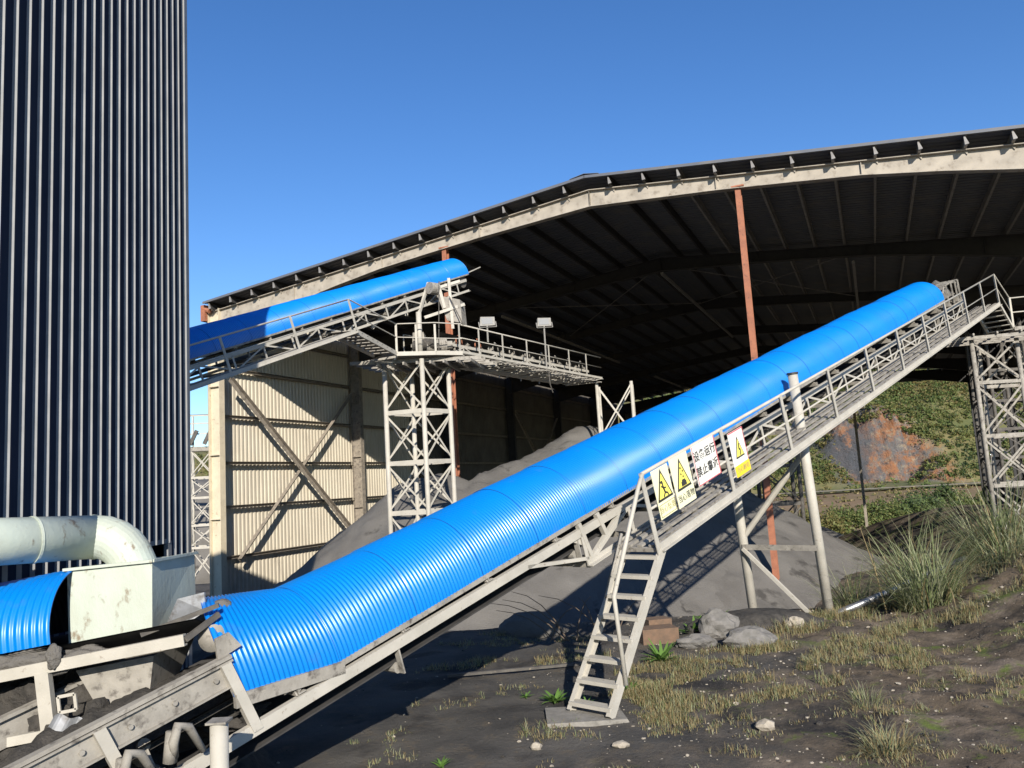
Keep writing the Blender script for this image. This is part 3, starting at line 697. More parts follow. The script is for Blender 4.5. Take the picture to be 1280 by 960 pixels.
# frames carrying the head of conveyor 2
b = MB()
for p, q in (((-2.45, 21.5, 7.0), (-2.2, 22.0, 8.0)), ((-2.8, 21.6, 7.0), (-2.75, 21.7, 8.0)), ((-2.3, 21.5, 6.9), (-1.2, 21.9, 7.3)), ((-2.2, 21.9, 7.75), (-1.3, 22.0, 8.0)), ((-1.9, 21.8, 7.9), (-1.75, 21.8, 7.2)), ((-1.6, 21.8, 8.05), (-1.55, 21.8, 6.6)), ((-3.6, 20.6, 6.5), (-2.9, 21.3, 7.6))):
    b.beam(p, q, .06, .08)
b.build('head_frame', 'paint', pf_)
b = MB(); b.tube([V(-2.15, 21.7, 7.78), V(-1.95, 21.9, 7.78)], .17, 18); b.build('head_pulley', 'paint_dusty', pf_)
b = MB(); b.poly([V(-1.95, 21.8, 7.58), V(-1.32, 21.8, 7.42), V(-1.28, 21.8, 6.75), V(-1.7, 21.8, 6.85)], V(.1, .5, 0)); b.build('chute_box', 'paint_dusty', pf_)
b = MB(); b.tube([V(-1.95, 21.5, 5.9), V(-1.85, 21.5, 7.9)], .014, 6); b.tube([V(-1.25, 21.6, 6.66), V(-1.6, 21.7, 7.5)], .014, 6); b.build('cable_conduit', 'dust_steel', pf_)
# boom conveyor
C3 = Conv((-1.36, 21.5, 6.655), 31.7, 0)
boom = make_conveyor(C3, 'belt_conveyor', 'open horizontal conveyor with railings running from the drive platform over the coal pile', .42, .95, 0, False, [], -.4, 8.9, 0.0,
                     [0, .95, 2.2, 3.6, 5.0, 6.4, 7.7], (0, 8.9), 4, m='paint', idl=.62, far_rail=True)
# raised return brackets seen as hoops, ragged planks under the deck
for k in range(9):
    s = .6 + k * .95; b = MB(); pts = [C3(s, .55, -.42), C3(s, .56, -.25), C3(s + .12, .56, -.12), C3(s + .26, .56, -.2), C3(s + .3, .55, -.42)]
    b.tube(pts, .022, 8); b.build('return_guard', 'rust' if k in (0, 1) else 'paint_dusty', boom, smooth=True)
b = MB()
for k in range(36):
    s = .1 + k * .245; a = random.uniform(-.25, .1); b.beam(C3(s, a, -.88 + random.uniform(-.05, .03)), C3(s + random.uniform(-.1, .3), a + 1.5, -.88), random.uniform(.05, .12), .02)
b.build('under_slat', 'paint', boom)
tag(MB().tube([C3(4.9, 0, -.85), C3(4.95, 0, -1.3), C3(5.1, 0, -1.55)], .018, 6).build('hanging_cable', 'dust_steel'), 'short dark cable hanging below the distribution walkway', 'cable')
# floodlights
def flood(p, h, label):
    root = empty('floodlight', p); tag(root, label, 'floodlight', 'floodlights on the distribution walkway')
    p = np.array(p, float)
    MB().tube([p, p + V(0, 0, h)], .028, 8).build('pole', 'lamp', root)
    hx = unit(V(.9, .25, .05)); hy = unit(V(-.25, .9, -.2)); hz = np.cross(hx, hy)
    b = MB(); c_ = p + V(0, 0, h + .13)
    b.poly([c_ - hx * .24 - hz * .15, c_ + hx * .24 - hz * .15, c_ + hx * .26 + hz * .13, c_ - hx * .18 + hz * .15], hy * .10); b.obox(c_ + hy * .14, hx * .12, hy * .04, hz * .09)
    b.beam(c_ - hx * .26 - hz * .02, c_ - hx * .26 - hz * .2, .03, .01); b.beam(c_ + hx * .27 - hz * .02, c_ + hx * .27 - hz * .2, .03, .01); b.beam(c_ - hx * .26 - hz * .2, c_ + hx * .27 - hz * .2, .03, .012)
    b.build('lamp_housing', 'lamp', root); b = MB(); b.obox(c_ - hy * .006, hx * .17, hy * .004, hz * .10); b.build('lens', 'glass', root)
p4 = C3(4.75, -.02, -.8); flood(p4, 1.42, 'taller floodlight on a pole midway along the distribution walkway')
p5 = C3(2.35, .62, -.55); flood(p5, .95, 'shorter floodlight near the drive platform on the distribution walkway')

def fit_group(objs, k, sh):                 # drawn at full size above, the real plant is a little smaller
    for o in objs:
        if o.parent is None: o.location = Vector(o.location) * k + Vector(sh)
        else: o.location = Vector(o.location) * k
        if o.type == 'MESH': o.data.transform(Matrix.Scale(k, 4))
fit_group([o for o in col.objects if o.name not in BEFORE] + [o for t in TW_SMALL for o in [t] + list(t.children)], .9, (0, 0, .22))

# ------------------------------------------------------------------ safety signs on the handrail
def text_mesh(txt, size, org, ex, ey, name, m, parent, nrm, lift=.008, stretch=1.0, spacing=1.05, bold=.0):
    cu = bpy.data.curves.new('txt', 'FONT'); cu.body = txt; cu.size = size; cu.align_x = 'CENTER'; cu.align_y = 'CENTER'; cu.offset = bold; cu.extrude = .001; cu.space_character = spacing; cu.space_line = 1.0
    o = bpy.data.objects.new('txt', cu); col.objects.link(o); bpy.context.view_layer.update()
    me = bpy.data.meshes.new_from_object(o.evaluated_get(bpy.context.evaluated_depsgraph_get()))
    bpy.data.objects.remove(o)
    b = MB(); vs = [org + v.co.x * stretch * ex + v.co.y * ey + nrm * (lift + v.co.z) for v in me.vertices]
    b.add(vs, [tuple(p.vertices) for p in me.polygons]); bpy.data.meshes.remove(me)
    return b.build(name, m, parent)
SN = -C1.n                                  # towards the photographer
def spt(s, b_, o=.035): return C1(s, -o, b_)
def sign(label, s0, s1, b0, b1, board, m, skew=0.0):
    root = empty('safety_sign', spt((s0 + s1) / 2, b1)); tag(root, label, 'sign', 'warning signs hung on the conveyor handrail')
    P_ = lambda x, y: spt(s0 + (s1 - s0) * x + skew * y, b0 + (b1 - b0) * y)
    b = MB(); b.poly([P_(0, 0), P_(1, 0), P_(1, 1), P_(0, 1)], -SN * .006); b.build('board', m, root)
    return root, P_
def tri(P_, cx, y0, y1, hw, root, wd_=.16):
    def ring(k, l, name, m):
        cy = y0 + (y1 - y0) * .64
        pts = [(cx, cy + (y0 - cy) * k), (cx + hw * k, cy + (y1 - cy) * k), (cx - hw * k, cy + (y1 - cy) * k)]
        b = MB(); b.poly([P_(x, y) + SN * l for x, y in pts], SN * .002); b.build(name, m, root)
    ring(1, .001, 'triangle_border', 'black'); ring(.78, .0035, 'triangle_field', 'yellow')
def shape(P_, polys, root, name='pictogram', m='black'):
    b = MB()
    for pl in polys: b.poly([P_(x, y) + SN * .006 for x, y in pl], SN * .0015)
    b.build(name, m, root)
def stroke(x0, y0, x1, y1, w=.03, asp=1.5):
    dx, dy = x1 - x0, (y1 - y0) * asp; L = math.hypot(dx, dy); nx, ny = -dy / L * w, dx / L * w / asp
    return [(x0 - nx, y0 - ny), (x1 - nx, y1 - ny), (x1 + nx, y1 + ny), (x0 + nx, y0 + ny)]
r_, P_ = sign('leftmost cream warning sign with a falling person in its triangle above faint boxed writing', .11, .43, -.015, -.52, None, 'sign_cream', .0)
tri(P_, .5, .03, .66, .47, r_)
shape(P_, [stroke(.45, .27, .47, .42, .035), stroke(.47, .42, .36, .37, .025), stroke(.47, .42, .62, .44, .025), stroke(.47, .42, .52, .52, .04), stroke(.52, .52, .40, .60, .03), stroke(.52, .52, .66, .56, .03), stroke(.66, .56, .68, .61, .025), [(.36, .28), (.42, .27), (.42, .32), (.36, .33)]], r_)
shape(P_, [stroke(.03, .72, .97, .72, .008), stroke(.03, .96, .97, .96, .008), stroke(.04, .72, .04, .96, .008), stroke(.96, .72, .96, .96, .008)], r_, 'text_frame', 'olive')
text_mesh('当心坠落', .075, P_(.5, .84), C1.u, C1.v, 'lettering', 'olive', r_, SN, .002)
r_, P_ = sign('cream warning sign with objects falling in its triangle, second from the left', .475, .845, -.0, -.53, None, 'sign_cream')
tri(P_, .5, .06, .68, .40, r_)
shape(P_, [stroke(.46, .24, .47, .28, .03), stroke(.55, .31, .55, .35, .03), stroke(.43, .36, .44, .40, .03), stroke(.52, .42, .53, .46, .03), [(.36, .53), (.64, .53), (.64, .62), (.36, .62)], [(.42, .49), (.58, .49), (.6, .53), (.4, .53)]], r_)
text_mesh('当心落物', .085, P_(.5, .84), C1.u, C1.v, 'lettering', 'black', r_, SN, .002)
r_, P_ = sign('white sign with two rows of large black characters inside a thin red border', .95, 1.47, -.0, -.44, None, 'sign')
text_mesh('设备运行', .12, P_(.5, .30), C1.u, C1.v, 'lettering', 'black', r_, SN, .002, bold=.002, spacing=1.08)
text_mesh('禁止靠近', .12, P_(.5, .69), C1.u, C1.v, 'lettering', 'black', r_, SN, .002, bold=.002, spacing=1.08)
shape(P_, [stroke(.0, .985, 1, .985, .012, 1), stroke(.985, 0, .985, 1, .012, 1), stroke(.015, 0, .015, 1, .006, 1)], r_, 'border', 'redink')
r_, P_ = sign('white sign with a small yellow triangle and an amber strip, rightmost of the four', 1.80, 2.17, -.08, -.61, None, 'sign')
tri(P_, .52, .14, .62, .30, r_)
shape(P_, [stroke(.54, .30, .50, .44, .03), stroke(.50, .44, .58, .44, .025), stroke(.58, .44, .52, .57, .028)], r_)
shape(P_, [[(0, .755), (1, .755), (1, 1), (0, 1)]], r_, 'amber_strip', 'amber')
text_mesh('当心触电', .078, P_(.5, .87), C1.u, C1.v, 'lettering', 'olive', r_, SN, .010)
shape(P_, [stroke(.0, .01, 1, .01, .012, 1), stroke(.985, 0, .985, .75, .01, 1)], r_, 'border', 'redink')

# ------------------------------------------------------------------ feed conveyor, chute and duct at lower left
fd = empty('feed_conveyor', (-3.0, 5.7, .9)); tag(fd, 'short near conveyor at the lower left feeding coal onto the large conveyor', 'conveyor')
F0 = V(-3.47, 5.4, 1.15); F1 = V(-2.27, 5.4, 1.31); fu = unit(F1 - F0); fn = V(0, 1, 0); fv = np.cross(fu, fn); fv = fv if fv[2] > 0 else -fv
def F(s, a, b_): return F0 + fu * s + fn * a + fv * b_
for a, sg_ in ((0, 1), (.95, -1)):
    MB().channel(F(-1.3, a, 0), F(1.22, a, 0), .05, .075, fn * sg_, fv, .012).build('stringer', 'paint', fd)
MB().channel(F(-1.3, 0, -.42), F(.42, 0, -.42), .05, .06, fn, fv, .012).build('lower_chord', 'paint', fd)
for s in (-.9, .27): MB().channel(F(s, -.005, -.40), F(s, -.005, -.03), .05, .09, fn, fu, .012).build('post', 'paint', fd)
b = MB()
for p, q in (((.36, -.30), (.47, -.30)), ((.36, -.20), (.47, -.20)), ((.36, -.30), (.36, -.20)), ((.47, -.30), (.47, -.20))): b.beam(F(p[0], 0, p[1]), F(q[0], 0, q[1]), .02, .012, fn)
b.build('bracket_ring', 'paint', fd)
b = MB(); b.beam(F(1.22, .02, .0) , V(-2.10, 5.6, 1.44), .03, .035); b.beam(F(.9, .1, .08), V(-2.1, 5.6, 1.5), .03, .03); b.build('head_extension', 'dust_steel', fd)
b = MB(); b.grid([[F(s, a, b_) for a, b_ in ((.05, .12), (.3, .02), (.65, .02), (.9, .12))] for s in (-1.3, 1.3)]); b.grid([[F(s, a, b_ - .01) for a, b_ in ((.05, .12), (.3, .02), (.65, .02), (.9, .12))] for s in (-1.3, 1.3)], flip=True); b.build('belt', 'belt', fd)
MB().tube([F(1.34, .15, -.04), F(1.34, .85, -.04)], .09, 20).build('head_pulley', 'paint_dusty', fd, smooth=True)
# short blue hood on it
class FC:
    u = fu; v = fv; n = fn
    def __call__(s, x, a, b_): return F(x, a, b_)
fh = hood_panel(FC(), -1.3, .33, .42, .46, lambda s: .17, 'hood_sheet', fd, pitch=.050, amp=.007, cut=None)
# torn notch: lumps of coal bury the hem
def blob(name, c_, rad, m, label, cat, seed=0, sub=3, amp=.35, squash=.7, group=None, fr=1.6, kind=None, flat=False):
    import bmesh
    bm_ = bmesh.new(); bmesh.ops.create_icosphere(bm_, subdivisions=sub, radius=1)
    b = MB(); vs = []
    rad = rad if hasattr(rad, '__len__') else (rad, rad, rad * squash)
    for v in bm_.verts:
        n_ = v.co.normalized(); k = 1 + amp * noise.fractal(n_ * fr + Vector((seed * 3.1, seed, 0)), 1, 2, 4)
        if flat: k = 1 + amp * noise.cell(n_ * fr + Vector((seed * 3.1, seed, 0))) 
        vs.append(V(c_[0] + n_.x * rad[0] * k, c_[1] + n_.y * rad[1] * k, c_[2] + n_.z * rad[2] * k))
    b.add(vs, [tuple(v.index for v in f.verts) for f in bm_.faces]); bm_.free()
    o = b.build(name, m, smooth=(sub > 3)); tag(o, label, cat, group, kind); return o
blob('coal_lump', (-3.12, 5.41, 1.25), (.05, .05, .085), 'coal', 'upright clump of caked coal at the torn hem of the small blue hood', 'coal', 3, 4, .3)
blob('coal_lump', (-2.96, 5.50, 1.24), (.17, .07, .055), 'coal', 'caked coal crumbs below the pale green box', 'coal', 5, 4, .4)
blob('coal_lump', (-3.36, 5.5, 1.20), (.30, .09, .09), 'coal', 'caked coal spilled along the beam under the small blue hood', 'coal', 8, 4, .4)
blob('coal_heap', (-3.15, 6.0, .55), (.75, .6, .55), 'coal_lump', 'dark cracked coal heap under the feed conveyor', 'coal', 2, 5, .35, fr=3)
blob('coal_heap', (-2.35, 5.95, .72), (.38, .28, .15), 'coal_lump', 'small coal spill beside the hopper on the belt', 'coal', 12, 5, .35, fr=3)
# chute box
bx = empty('chute_box', (-2.9, 6.1, 1.1)); tag(bx, 'pale green painted steel box chute with flaking paint above the hopper', 'chute')
def prism(pb, pt, name, m, root, inset=None):   # four corners bottom, top
    b = MB(); b.add([*pb, *pt], [(3, 2, 1, 0), (4, 5, 6, 7), (0, 1, 5, 4), (1, 2, 6, 5), (2, 3, 7, 6), (3, 0, 4, 7)]); return b.build(name, m, root)
prism([V(-3.24, 5.8, 1.17), V(-2.65, 5.8, 1.27), V(-2.64, 6.55, 1.28), V(-3.24, 6.55, 1.2)], [V(-3.26, 5.8, 1.775), V(-2.65, 5.8, 1.80), V(-2.67, 6.6, 1.79), V(-3.26, 6.6, 1.78)], 'shell', 'mint', bx)
b = MB(); b.beam(V(-3.28, 5.79, 1.785), V(-2.64, 5.79, 1.812), .03, .02); b.beam(V(-2.645, 5.79, 1.812), V(-2.66, 6.62, 1.80), .03, .02); b.build('top_flange', 'mint', bx)
# duct with an elbow
du = empty('duct_pipe', (-3.3, 6.1, 2.0)); tag(du, 'fat pale green duct bending down into the box chute', 'duct')
arc = [V(-4.0, 4.85, 2.05), V(-3.22, 6.1, 1.995)]
cx_, cz_ = -3.22, 1.70
for k in range(1, 7): a = k * 15; arc.append(V(cx_ + .30 * math.sin(R(a)), 6.1, cz_ + .295 * math.cos(R(a))))
arc2 = arc[:-1] + [V(-2.915, 6.1, 1.74)]
for nm, pts in (('straight_pipe', arc[:2]), ('elbow', arc2[1:])):
    MB().tube(pts, .162, 28).build(nm, 'mint', du, smooth=(nm[0] == 's'))
b = MB()
for q, e in ((V(-3.46, 5.71, 2.012), V(.0045, .0067, 0)), (V(-3.23, 6.1, 1.995), V(.008, 0, 0))): b = MB(); b.tube([q - e, q + e], .168, 28); b.build('weld_ring', 'mint', du)
# hopper under box
hp = empty('hopper', (-2.8, 5.7, .8)); tag(hp, 'dusty grey tapered steel hopper emptying onto the belt at lower left', 'hopper')
prism([V(-2.90, 5.62, .80), V(-2.60, 5.62, .83), V(-2.60, 5.95, .83), V(-2.90, 5.95, .8)], [V(-3.08, 5.60, 1.12), V(-2.55, 5.60, 1.19), V(-2.55, 6.3, 1.19), V(-3.08, 6.3, 1.12)], 'shell', 'paint_dusty', hp)
MB().beam(V(-2.91, 5.61, .80), V(-2.59, 5.61, .83), .02, .03).build('lip', 'paint_dusty', hp)
# side plate
b = MB(); b.poly([V(-2.56, 5.75, 1.30), V(-2.45, 5.75, 1.54), V(-2.28, 5.8, 1.57), V(-2.27, 5.8, 1.44), V(-2.52, 5.75, 1.28)], V(.004, .012, 0))
tag(b.build('guard_plate', 'greyscrap'), 'dark bent steel plate leaning between the green box and the pulley', 'plate')
blob('coal_lump', (-2.17, 5.85, 1.44), (.08, .07, .07), 'coal', 'round dusty lump at the mouth of the large blue hood', 'coal', 4, 4, .15)
# scrap corrugated sheet
b = MB(); rows = []
for i in range(25):
    x = i / 24; rows.append([V(-3.15 + .42 * x + .1 * y, 5.05 + .25 * y, .55 + .012 * math.sin(x * 20) + .36 * y - .2 * x * x) for y in (0, .5, 1)])
b.grid(rows); b.grid([[p - V(0, .004, .004) for p in r] for r in rows], flip=True)
tag(b.build('scrap_sheet', 'greyscrap'), 'crumpled grey metal sheet lying at the bottom left corner', 'sheet metal')
# flat coal bed under the loading zone
P_g = [[V(x, y, .30 + .08 * noise.fractal(Vector((x * 3, y * 3, 2)), 1, 2, 4) + .25 * sstep(-2.6, -3.8, x) - .55 * sstep(-2.6, -1.9, x) - .4 * sstep(5.2, 4.6, y)) for x in np.linspace(-5, -1.9, 70)] for y in np.linspace(4.4, 7.2, 60)]
tag(MB().grid(P_g, flip=True).build('spilled_coal', 'coal_lump', smooth=True), 'bed of spilled black coal beneath the loading point', 'coal', kind='stuff')

# ------------------------------------------------------------------ coal piles
def pile(label, peaks, slope, ext, st, amp=.16, seed=0):
    (x0, x1), (y0, y1) = ext; X = np.arange(x0, x1, st); Y = np.arange(y0, y1, st); rows = []
    for y in Y:
        row = []
        for x in X:
            z = -9
            for (px, py, pz, *sl) in peaks:
                s_ = sl[0] if sl else slope
                d_ = math.hypot(x - px, y - py); z = max(z, pz - s_ * (math.sqrt(d_ * d_ + .35) - .4))
            f_ = amp * noise.fractal(Vector((x * .55 + seed, y * .55, seed)), 1, 2, 5) + .055 * noise.fractal(Vector((x * 3 + seed, y * 3, seed)), 1, 2, 3)
            # erosion runnels down the slope
            z += f_ + .09 * noise.noise(Vector((x * 2.2, y * .35, seed + 4)))
            gz = gbase(x, y); row.append(V(x, y, max(z, gz - .25)))
        rows.append(row)
    o = MB().grid(rows, flip=True).build('coal_pile', 'coal', smooth=True); tag(o, label, 'coal pile'); return o
rid = [(-1.6 + .19 * k + .0, 23.4 + .19 * 1.55 * k * .8, 2.25 + .088 * k) for k in range(23)] + [(-3.1, 24.5, 2.6, .76), (-2.2, 24.3, 2.7, .7)]
pile('tall grey coal pile beneath the distribution walkway, reaching up against the cream wall', rid, .60, ((-13, 12), (11, 40)), .16, .2, 1)
pile('broad smooth coal pile directly behind the large conveyor and the signs', [(6.6, 26.8, 1.95), (5.4, 25.9, 1.95), (4.2, 25.0, 1.85), (3.1, 24.3, 1.8), (2.0, 23.6, 1.7), (1.0, 23.1, 1.5), (0, 22.7, 1.3)], .62, ((-8, 13), (14, 34)), .12, .12, 5)
pile('dark coal pile in the shade at the right inside the shed', [(8.2, 30.0, 1.0), (9.6, 33, .9)], .5, ((2, 20), (22, 42)), .2, .12, 9)
blob('dirt_mound', (3.15, 11.35, .02), (.95, .45, .27), 'coal_lump', 'low dark mound of coal dust in front of the trestle feet', 'mound', 6, 4, .12)
blob('dirt_mound', (.05, 12.3, .0), (.5, .35, .30), 'coal', 'small rounded dark heap at the foot of the coal pile left of the ladder', 'mound', 9, 4, .12)
rng_m = blob('earth_mound', (-26, 62, -2.5), (16, 8, 6.5), 'coal', 'grey spoil mound beyond the slender tower at the left', 'mound', 3, 5, .12)

# ------------------------------------------------------------------ hill, road, far vegetation
def hill_z(X, Y):
    base = -4.2
    foot = 215 + 14 * noise.noise(Vector((X * .012, 0, 3))) - .12 * (X - 90)
    d_ = Y - foot
    h = 0
    if d_ > 0:
        h = 62 * (1 - math.exp(-d_ / 75)) * (.55 + .45 * sstep(-160, 60, X)) * (1 + .25 * noise.noise(Vector((X * .01, Y * .01, 0))))
        h += min(1, d_ / 20) * (5 * noise.fractal(Vector((X * .02, Y * .02, 5)), 1, 2, 5))
        # quarried face
        q = math.exp(-((X - 101 + 3 * noise.noise(Vector((Y * .1, 0, 4)))) / 11) ** 2)
        if q > .15:
            k = sstep(.15, .6, q); edge_ = 10 + 3 * noise.noise(Vector((X * .08, 1, 1)))
            cliff = 19 * sstep(edge_, edge_ + 7, d_) + .9 * max(0, d_ - edge_ - 7) * .5
            cliff += 6.0 * (noise.fractal(Vector((X * .16, d_ * .12, 8)), 1, 2, 5) - abs(noise.noise(Vector((X * .3, d_ * .1, 2)))) * 1.2) * sstep(edge_ - 2, edge_ + 3, d_)
            h = h * (1 - k) + k * max(.1 * d_, cliff)
    return base + h
XS = np.concatenate([np.arange(-260, 40, 7), np.arange(40, 84, 2.0), np.arange(84, 132, .7), np.arange(132, 190, 2.2), np.arange(190, 420, 9)]); YS = np.concatenate([np.arange(190, 208, 2), np.arange(208, 252, .8), np.arange(252, 275, 2), np.arange(275, 480, 9)])
hl = MB().grid([[V(x, y, hill_z(x, y)) for x in XS] for y in YS], flip=True).build('hill', 'paint', loc=(0, 0, 0), smooth=False); struct(hl)
hm = bpy.data.materials.new('hillside_soil'); hm.use_nodes = True; nt = hm.node_tree; nd = nt.nodes; ln = nt.links; bs = nd['Principled BSDF']; bs.inputs['Roughness'].default_value = 1
tc = nd.new('ShaderNodeTexCoord'); geo = nd.new('ShaderNodeNewGeometry'); sp = nd.new('ShaderNodeSeparateXYZ'); ln.new(tc.outputs['Object'], sp.inputs[0])
sn = nd.new('ShaderNodeSeparateXYZ'); ln.new(geo.outputs['True Normal'], sn.inputs[0])
veg = MIXC(RMP(NZ(.12, 8, .7), .4, .6), (.075, .085, .03), (.14, .12, .05))
rock = MIXC(RMP(NZ(.22, 8, .75, 4), .44, .56), (.34, .15, .065), (.16, .15, .145))
rock = MIXC(RMP(NZ(.5, 8, .8, 14), .52, .62, 0, .8), rock, (.36, .31, .22))
rock = MIXC(MATH('MULTIPLY', RMP(sp.outputs[0], 107, 97), RMP(NZ(.16, 7, .7, 44), .42, .5, .2, .95)), rock, (.075, .08, .09))
rock = MIXC(RMP(NZ(.3, 8, .8, 24), .56, .64, 0, .9), rock, (.05, .048, .05))
isr = MATH('MULTIPLY', RMP(sn.outputs[2], .90, .78), RMP(sp.outputs[0], 84, 90)); isr = MATH('MULTIPLY', isr, RMP(sp.outputs[0], 119, 113))
isr = MATH('MULTIPLY', isr, RMP(sp.outputs[2], 22, 18))
ln.new(MIXC(isr, veg, rock), bs.inputs['Base Color'])
bm = nd.new('ShaderNodeBump'); bm.inputs['Strength'].default_value = 1; bm.inputs['Distance'].default_value = 2.2
ln.new(MATH('MULTIPLY', NZ(.45, 9, .75, 6), isr), bm.inputs['Height']); ln.new(bm.outputs[0], bs.inputs['Normal'])
hl.data.materials.clear(); hl.data.materials.append(hm)

# strips: pale yard slab behind the shed and a dirt track at the hill foot
def strip(name, pts, w, z, m, th=.1):
    b = MB()
    L = [np.array(p, float) for p in pts]; rows = []
    for i, p in enumerate(L):
        d_ = unit(L[min(i+1, len(L)-1)] - L[max(i-1, 0)]); sdv = V(-d_[1], d_[0], 0)
        rows.append([V(*(p + sdv * w / 2)[:2], z), V(*(p - sdv * w / 2)[:2], z)])
    b.grid(rows); o = b.build(name, m); struct(o); return o
strip('yard_slab', [(11, 35.2, 0), (18, 36.0, 0), (30, 37.5, 0)], 2.6, -1.50, 'conc')
strip('dirt_track', [(40, 200, 0), (90, 192, 0), (140, 180, 0), (220, 170, 0)], 5, -3.75, mat('dirt_track_soil', (.40, .33, .25), (.3, .24, .17), .5, .95))

def leaves(b, c_, rad, n, size, nm=2, dens=None):
    """clumped leaf faces through an ellipsoid"""
    for _ in range(n):
        d_ = rng.normal(size=3); d_ /= np.linalg.norm(d_); r_ = rng.random() ** .45
        p = c_ + d_ * rad * r_
        a = rng.normal(size=3); a /= np.linalg.norm(a); e = np.cross(a, d_ + .3 * rng.normal(size=3)); e /= (np.linalg.norm(e) + 1e-6)
        s = size * (.6 + .8 * rng.random()); b.add([p - a * s - e * s * .35, p + e * s * .5, p + a * s, p - e * s * .5], [(0, 1, 2, 3)], int(rng.random() * nm))
def tree(p, h, w, label, mats, n=900, size=.16, name='tree', trunk=.3, group='trees in the row behind the shed'):
    root = empty(name, p); tag(root, label, 'tree', group); p = np.array(p, float)
    b = MB(); tips = []
    top_ = p + V(rng.normal() * .1, rng.normal() * .1, h * .8)
    b.tube([p - V(0, 0, .2), p + (top_ - p) * .5, top_], [h * .035, h * .022, h * .006], 7)
    for k in range(7):
        a = k * 2.4 + rng.random(); z0 = p + (top_ - p) * (.22 + .1 * k); tip = z0 + V(math.cos(a), math.sin(a), .7) * w * .5 * (1 - .06 * k)
        b.tube([z0, (z0 + tip) / 2 + V(0, 0, .1), tip], [h * .014, h * .009, h * .003], 5); tips.append(tip)
    b.build('trunk', 'bark', root)
    b = MB()
    cl = tips + [p + V(rng.normal() * w * .22, rng.normal() * w * .22, h * (.35 + .6 * rng.random())) for _ in range(9)]
    for c_ in cl:
        r_ = w * (.2 + .12 * rng.random()); leaves(b, c_, V(r_, r_, r_ * .85), int(n / len(cl)), size, len(mats))
    b.build('crown', mats, root)
    return root
tl = [('olive green bushy tree, first from the left in the row beyond the shed', 18.5, 62, 2.9), ('rounded olive tree second in the row beyond the shed', 21.3, 63, 3.1), ('yellowish tree third in the row beyond the shed', 24.2, 62, 3.0), ('fuller green tree in the middle of the row beyond the shed', 27.2, 64, 3.4),
      ('green tree fifth in the row beyond the shed', 30.2, 64, 3.7), ('darker tree sixth in the row beyond the shed', 33.0, 65, 4.4), ('tall dark tree beside the right lattice tower leg', 36.0, 66, 5.2), ('tree at the right end of the row seen through the right tower', 39.5, 67, 4.4),
      ('low shrub tree far left in the row behind the trestle', 15.6, 62, 2.6)]
for i, (lb, x, y, h) in enumerate(tl):
    ms = [['t2', 't1'], ['t1', 't2', 't3'], ['t2', 't3'], ['t1', 't2']][i % 4] if i not in (5, 6) else ['t4', 't1']
    X_, Y_ = x * 1.72, (y + 5) * 1.68; tree((X_, Y_, ground_z(X_, Y_) - .1), (h + .6) * 1.22, 5.6, lb, ms, 2600, .22)
# shrubs covering the hillside
def np_mesh(name, v, loops, sizes, mi, mats):
    me = bpy.data.meshes.new(name); me.vertices.add(len(v)); me.vertices.foreach_set('co', v.astype(np.float32).ravel())
    me.loops.add(len(loops)); me.loops.foreach_set('vertex_index', loops.astype(np.int32))
    me.polygons.add(len(sizes)); st = np.concatenate([[0], np.cumsum(sizes)[:-1]]); me.polygons.foreach_set('loop_start', st.astype(np.int32)); me.polygons.foreach_set('loop_total', sizes.astype(np.int32))
    for m in mats: me.materials.append(MT[m])
    me.polygons.foreach_set('material_index', mi.astype(np.int32)); me.update(); me.validate()
    o = bpy.data.objects.new(name, me); col.objects.link(o); return o
def leaf_cloud(name, C_, r_, k, size, mi, mats, stray=.2):
    n = len(C_); d_ = rng.normal(size=(n, k, 3)); d_ /= np.linalg.norm(d_, axis=2, keepdims=True); rr = rng.random((n, k, 1)) ** .4
    p = C_[:, None] + d_ * rr * r_[:, None, None] * np.array([1, 1, .75]); p = p.reshape(-1, 3); d_ = d_.reshape(-1, 3)
    a = rng.normal(size=p.shape); a /= np.linalg.norm(a, axis=1, keepdims=True); e = np.cross(a, d_ + .4 * rng.normal(size=p.shape)); e /= np.linalg.norm(e, axis=1, keepdims=True) + 1e-6
    sz = (size * (.5 + .9 * rng.random((len(p), 1))))
    q = np.stack([p - a * sz, p + e * sz * .55, p + a * sz, p - e * sz * .45], 1).reshape(-1, 3)
    m_ = np.repeat(mi, k); sw = rng.random(len(m_)) < stray; m_[sw] = rng.integers(0, len(mats), sw.sum())
    return np_mesh(name, q, np.arange(len(q)), np.full(len(p), 4), m_, mats)
cc = []; rr_ = []; mm = []
while len(cc) < 8500:
    x = rng.uniform(60, 190); y = rng.uniform(196, 300)
    if rng.random() < .2: x = rng.uniform(-120, 60)
    q = math.exp(-((x - 101) / 11) ** 2); z = hill_z(x, y); sl_ = hill_z(x, y + 2) - z
    if sl_ > 3.4 or (q > .42 and z < 14 and z > -1.5 and rng.random() < .97): continue
    if z < -3.0 and rng.random() < .97: continue
    dens = noise.noise(Vector((x * .05, y * .05, 7)))
    rad_ = .5 + 2.3 * rng.random() ** 3 + (.6 if dens > .15 else 0)
    sel = noise.noise(Vector((x * .03, y * .03, 17))) * 1.3 + .28 * rng.normal()
    cc.append((x, y, z + rad_ * .35)); rr_.append(rad_); mm.append(0 if sel > .42 else 1 if sel > .0 else 2 if sel > -.35 else 3)
tag(leaf_cloud('hillside_shrubs', np.array(cc), np.array(rr_), 44, .36, np.array(mm), ['t4', 't2', 't1', 't3']), 'dense green and olive shrubs covering the distant hillside', 'shrubs', kind='stuff')
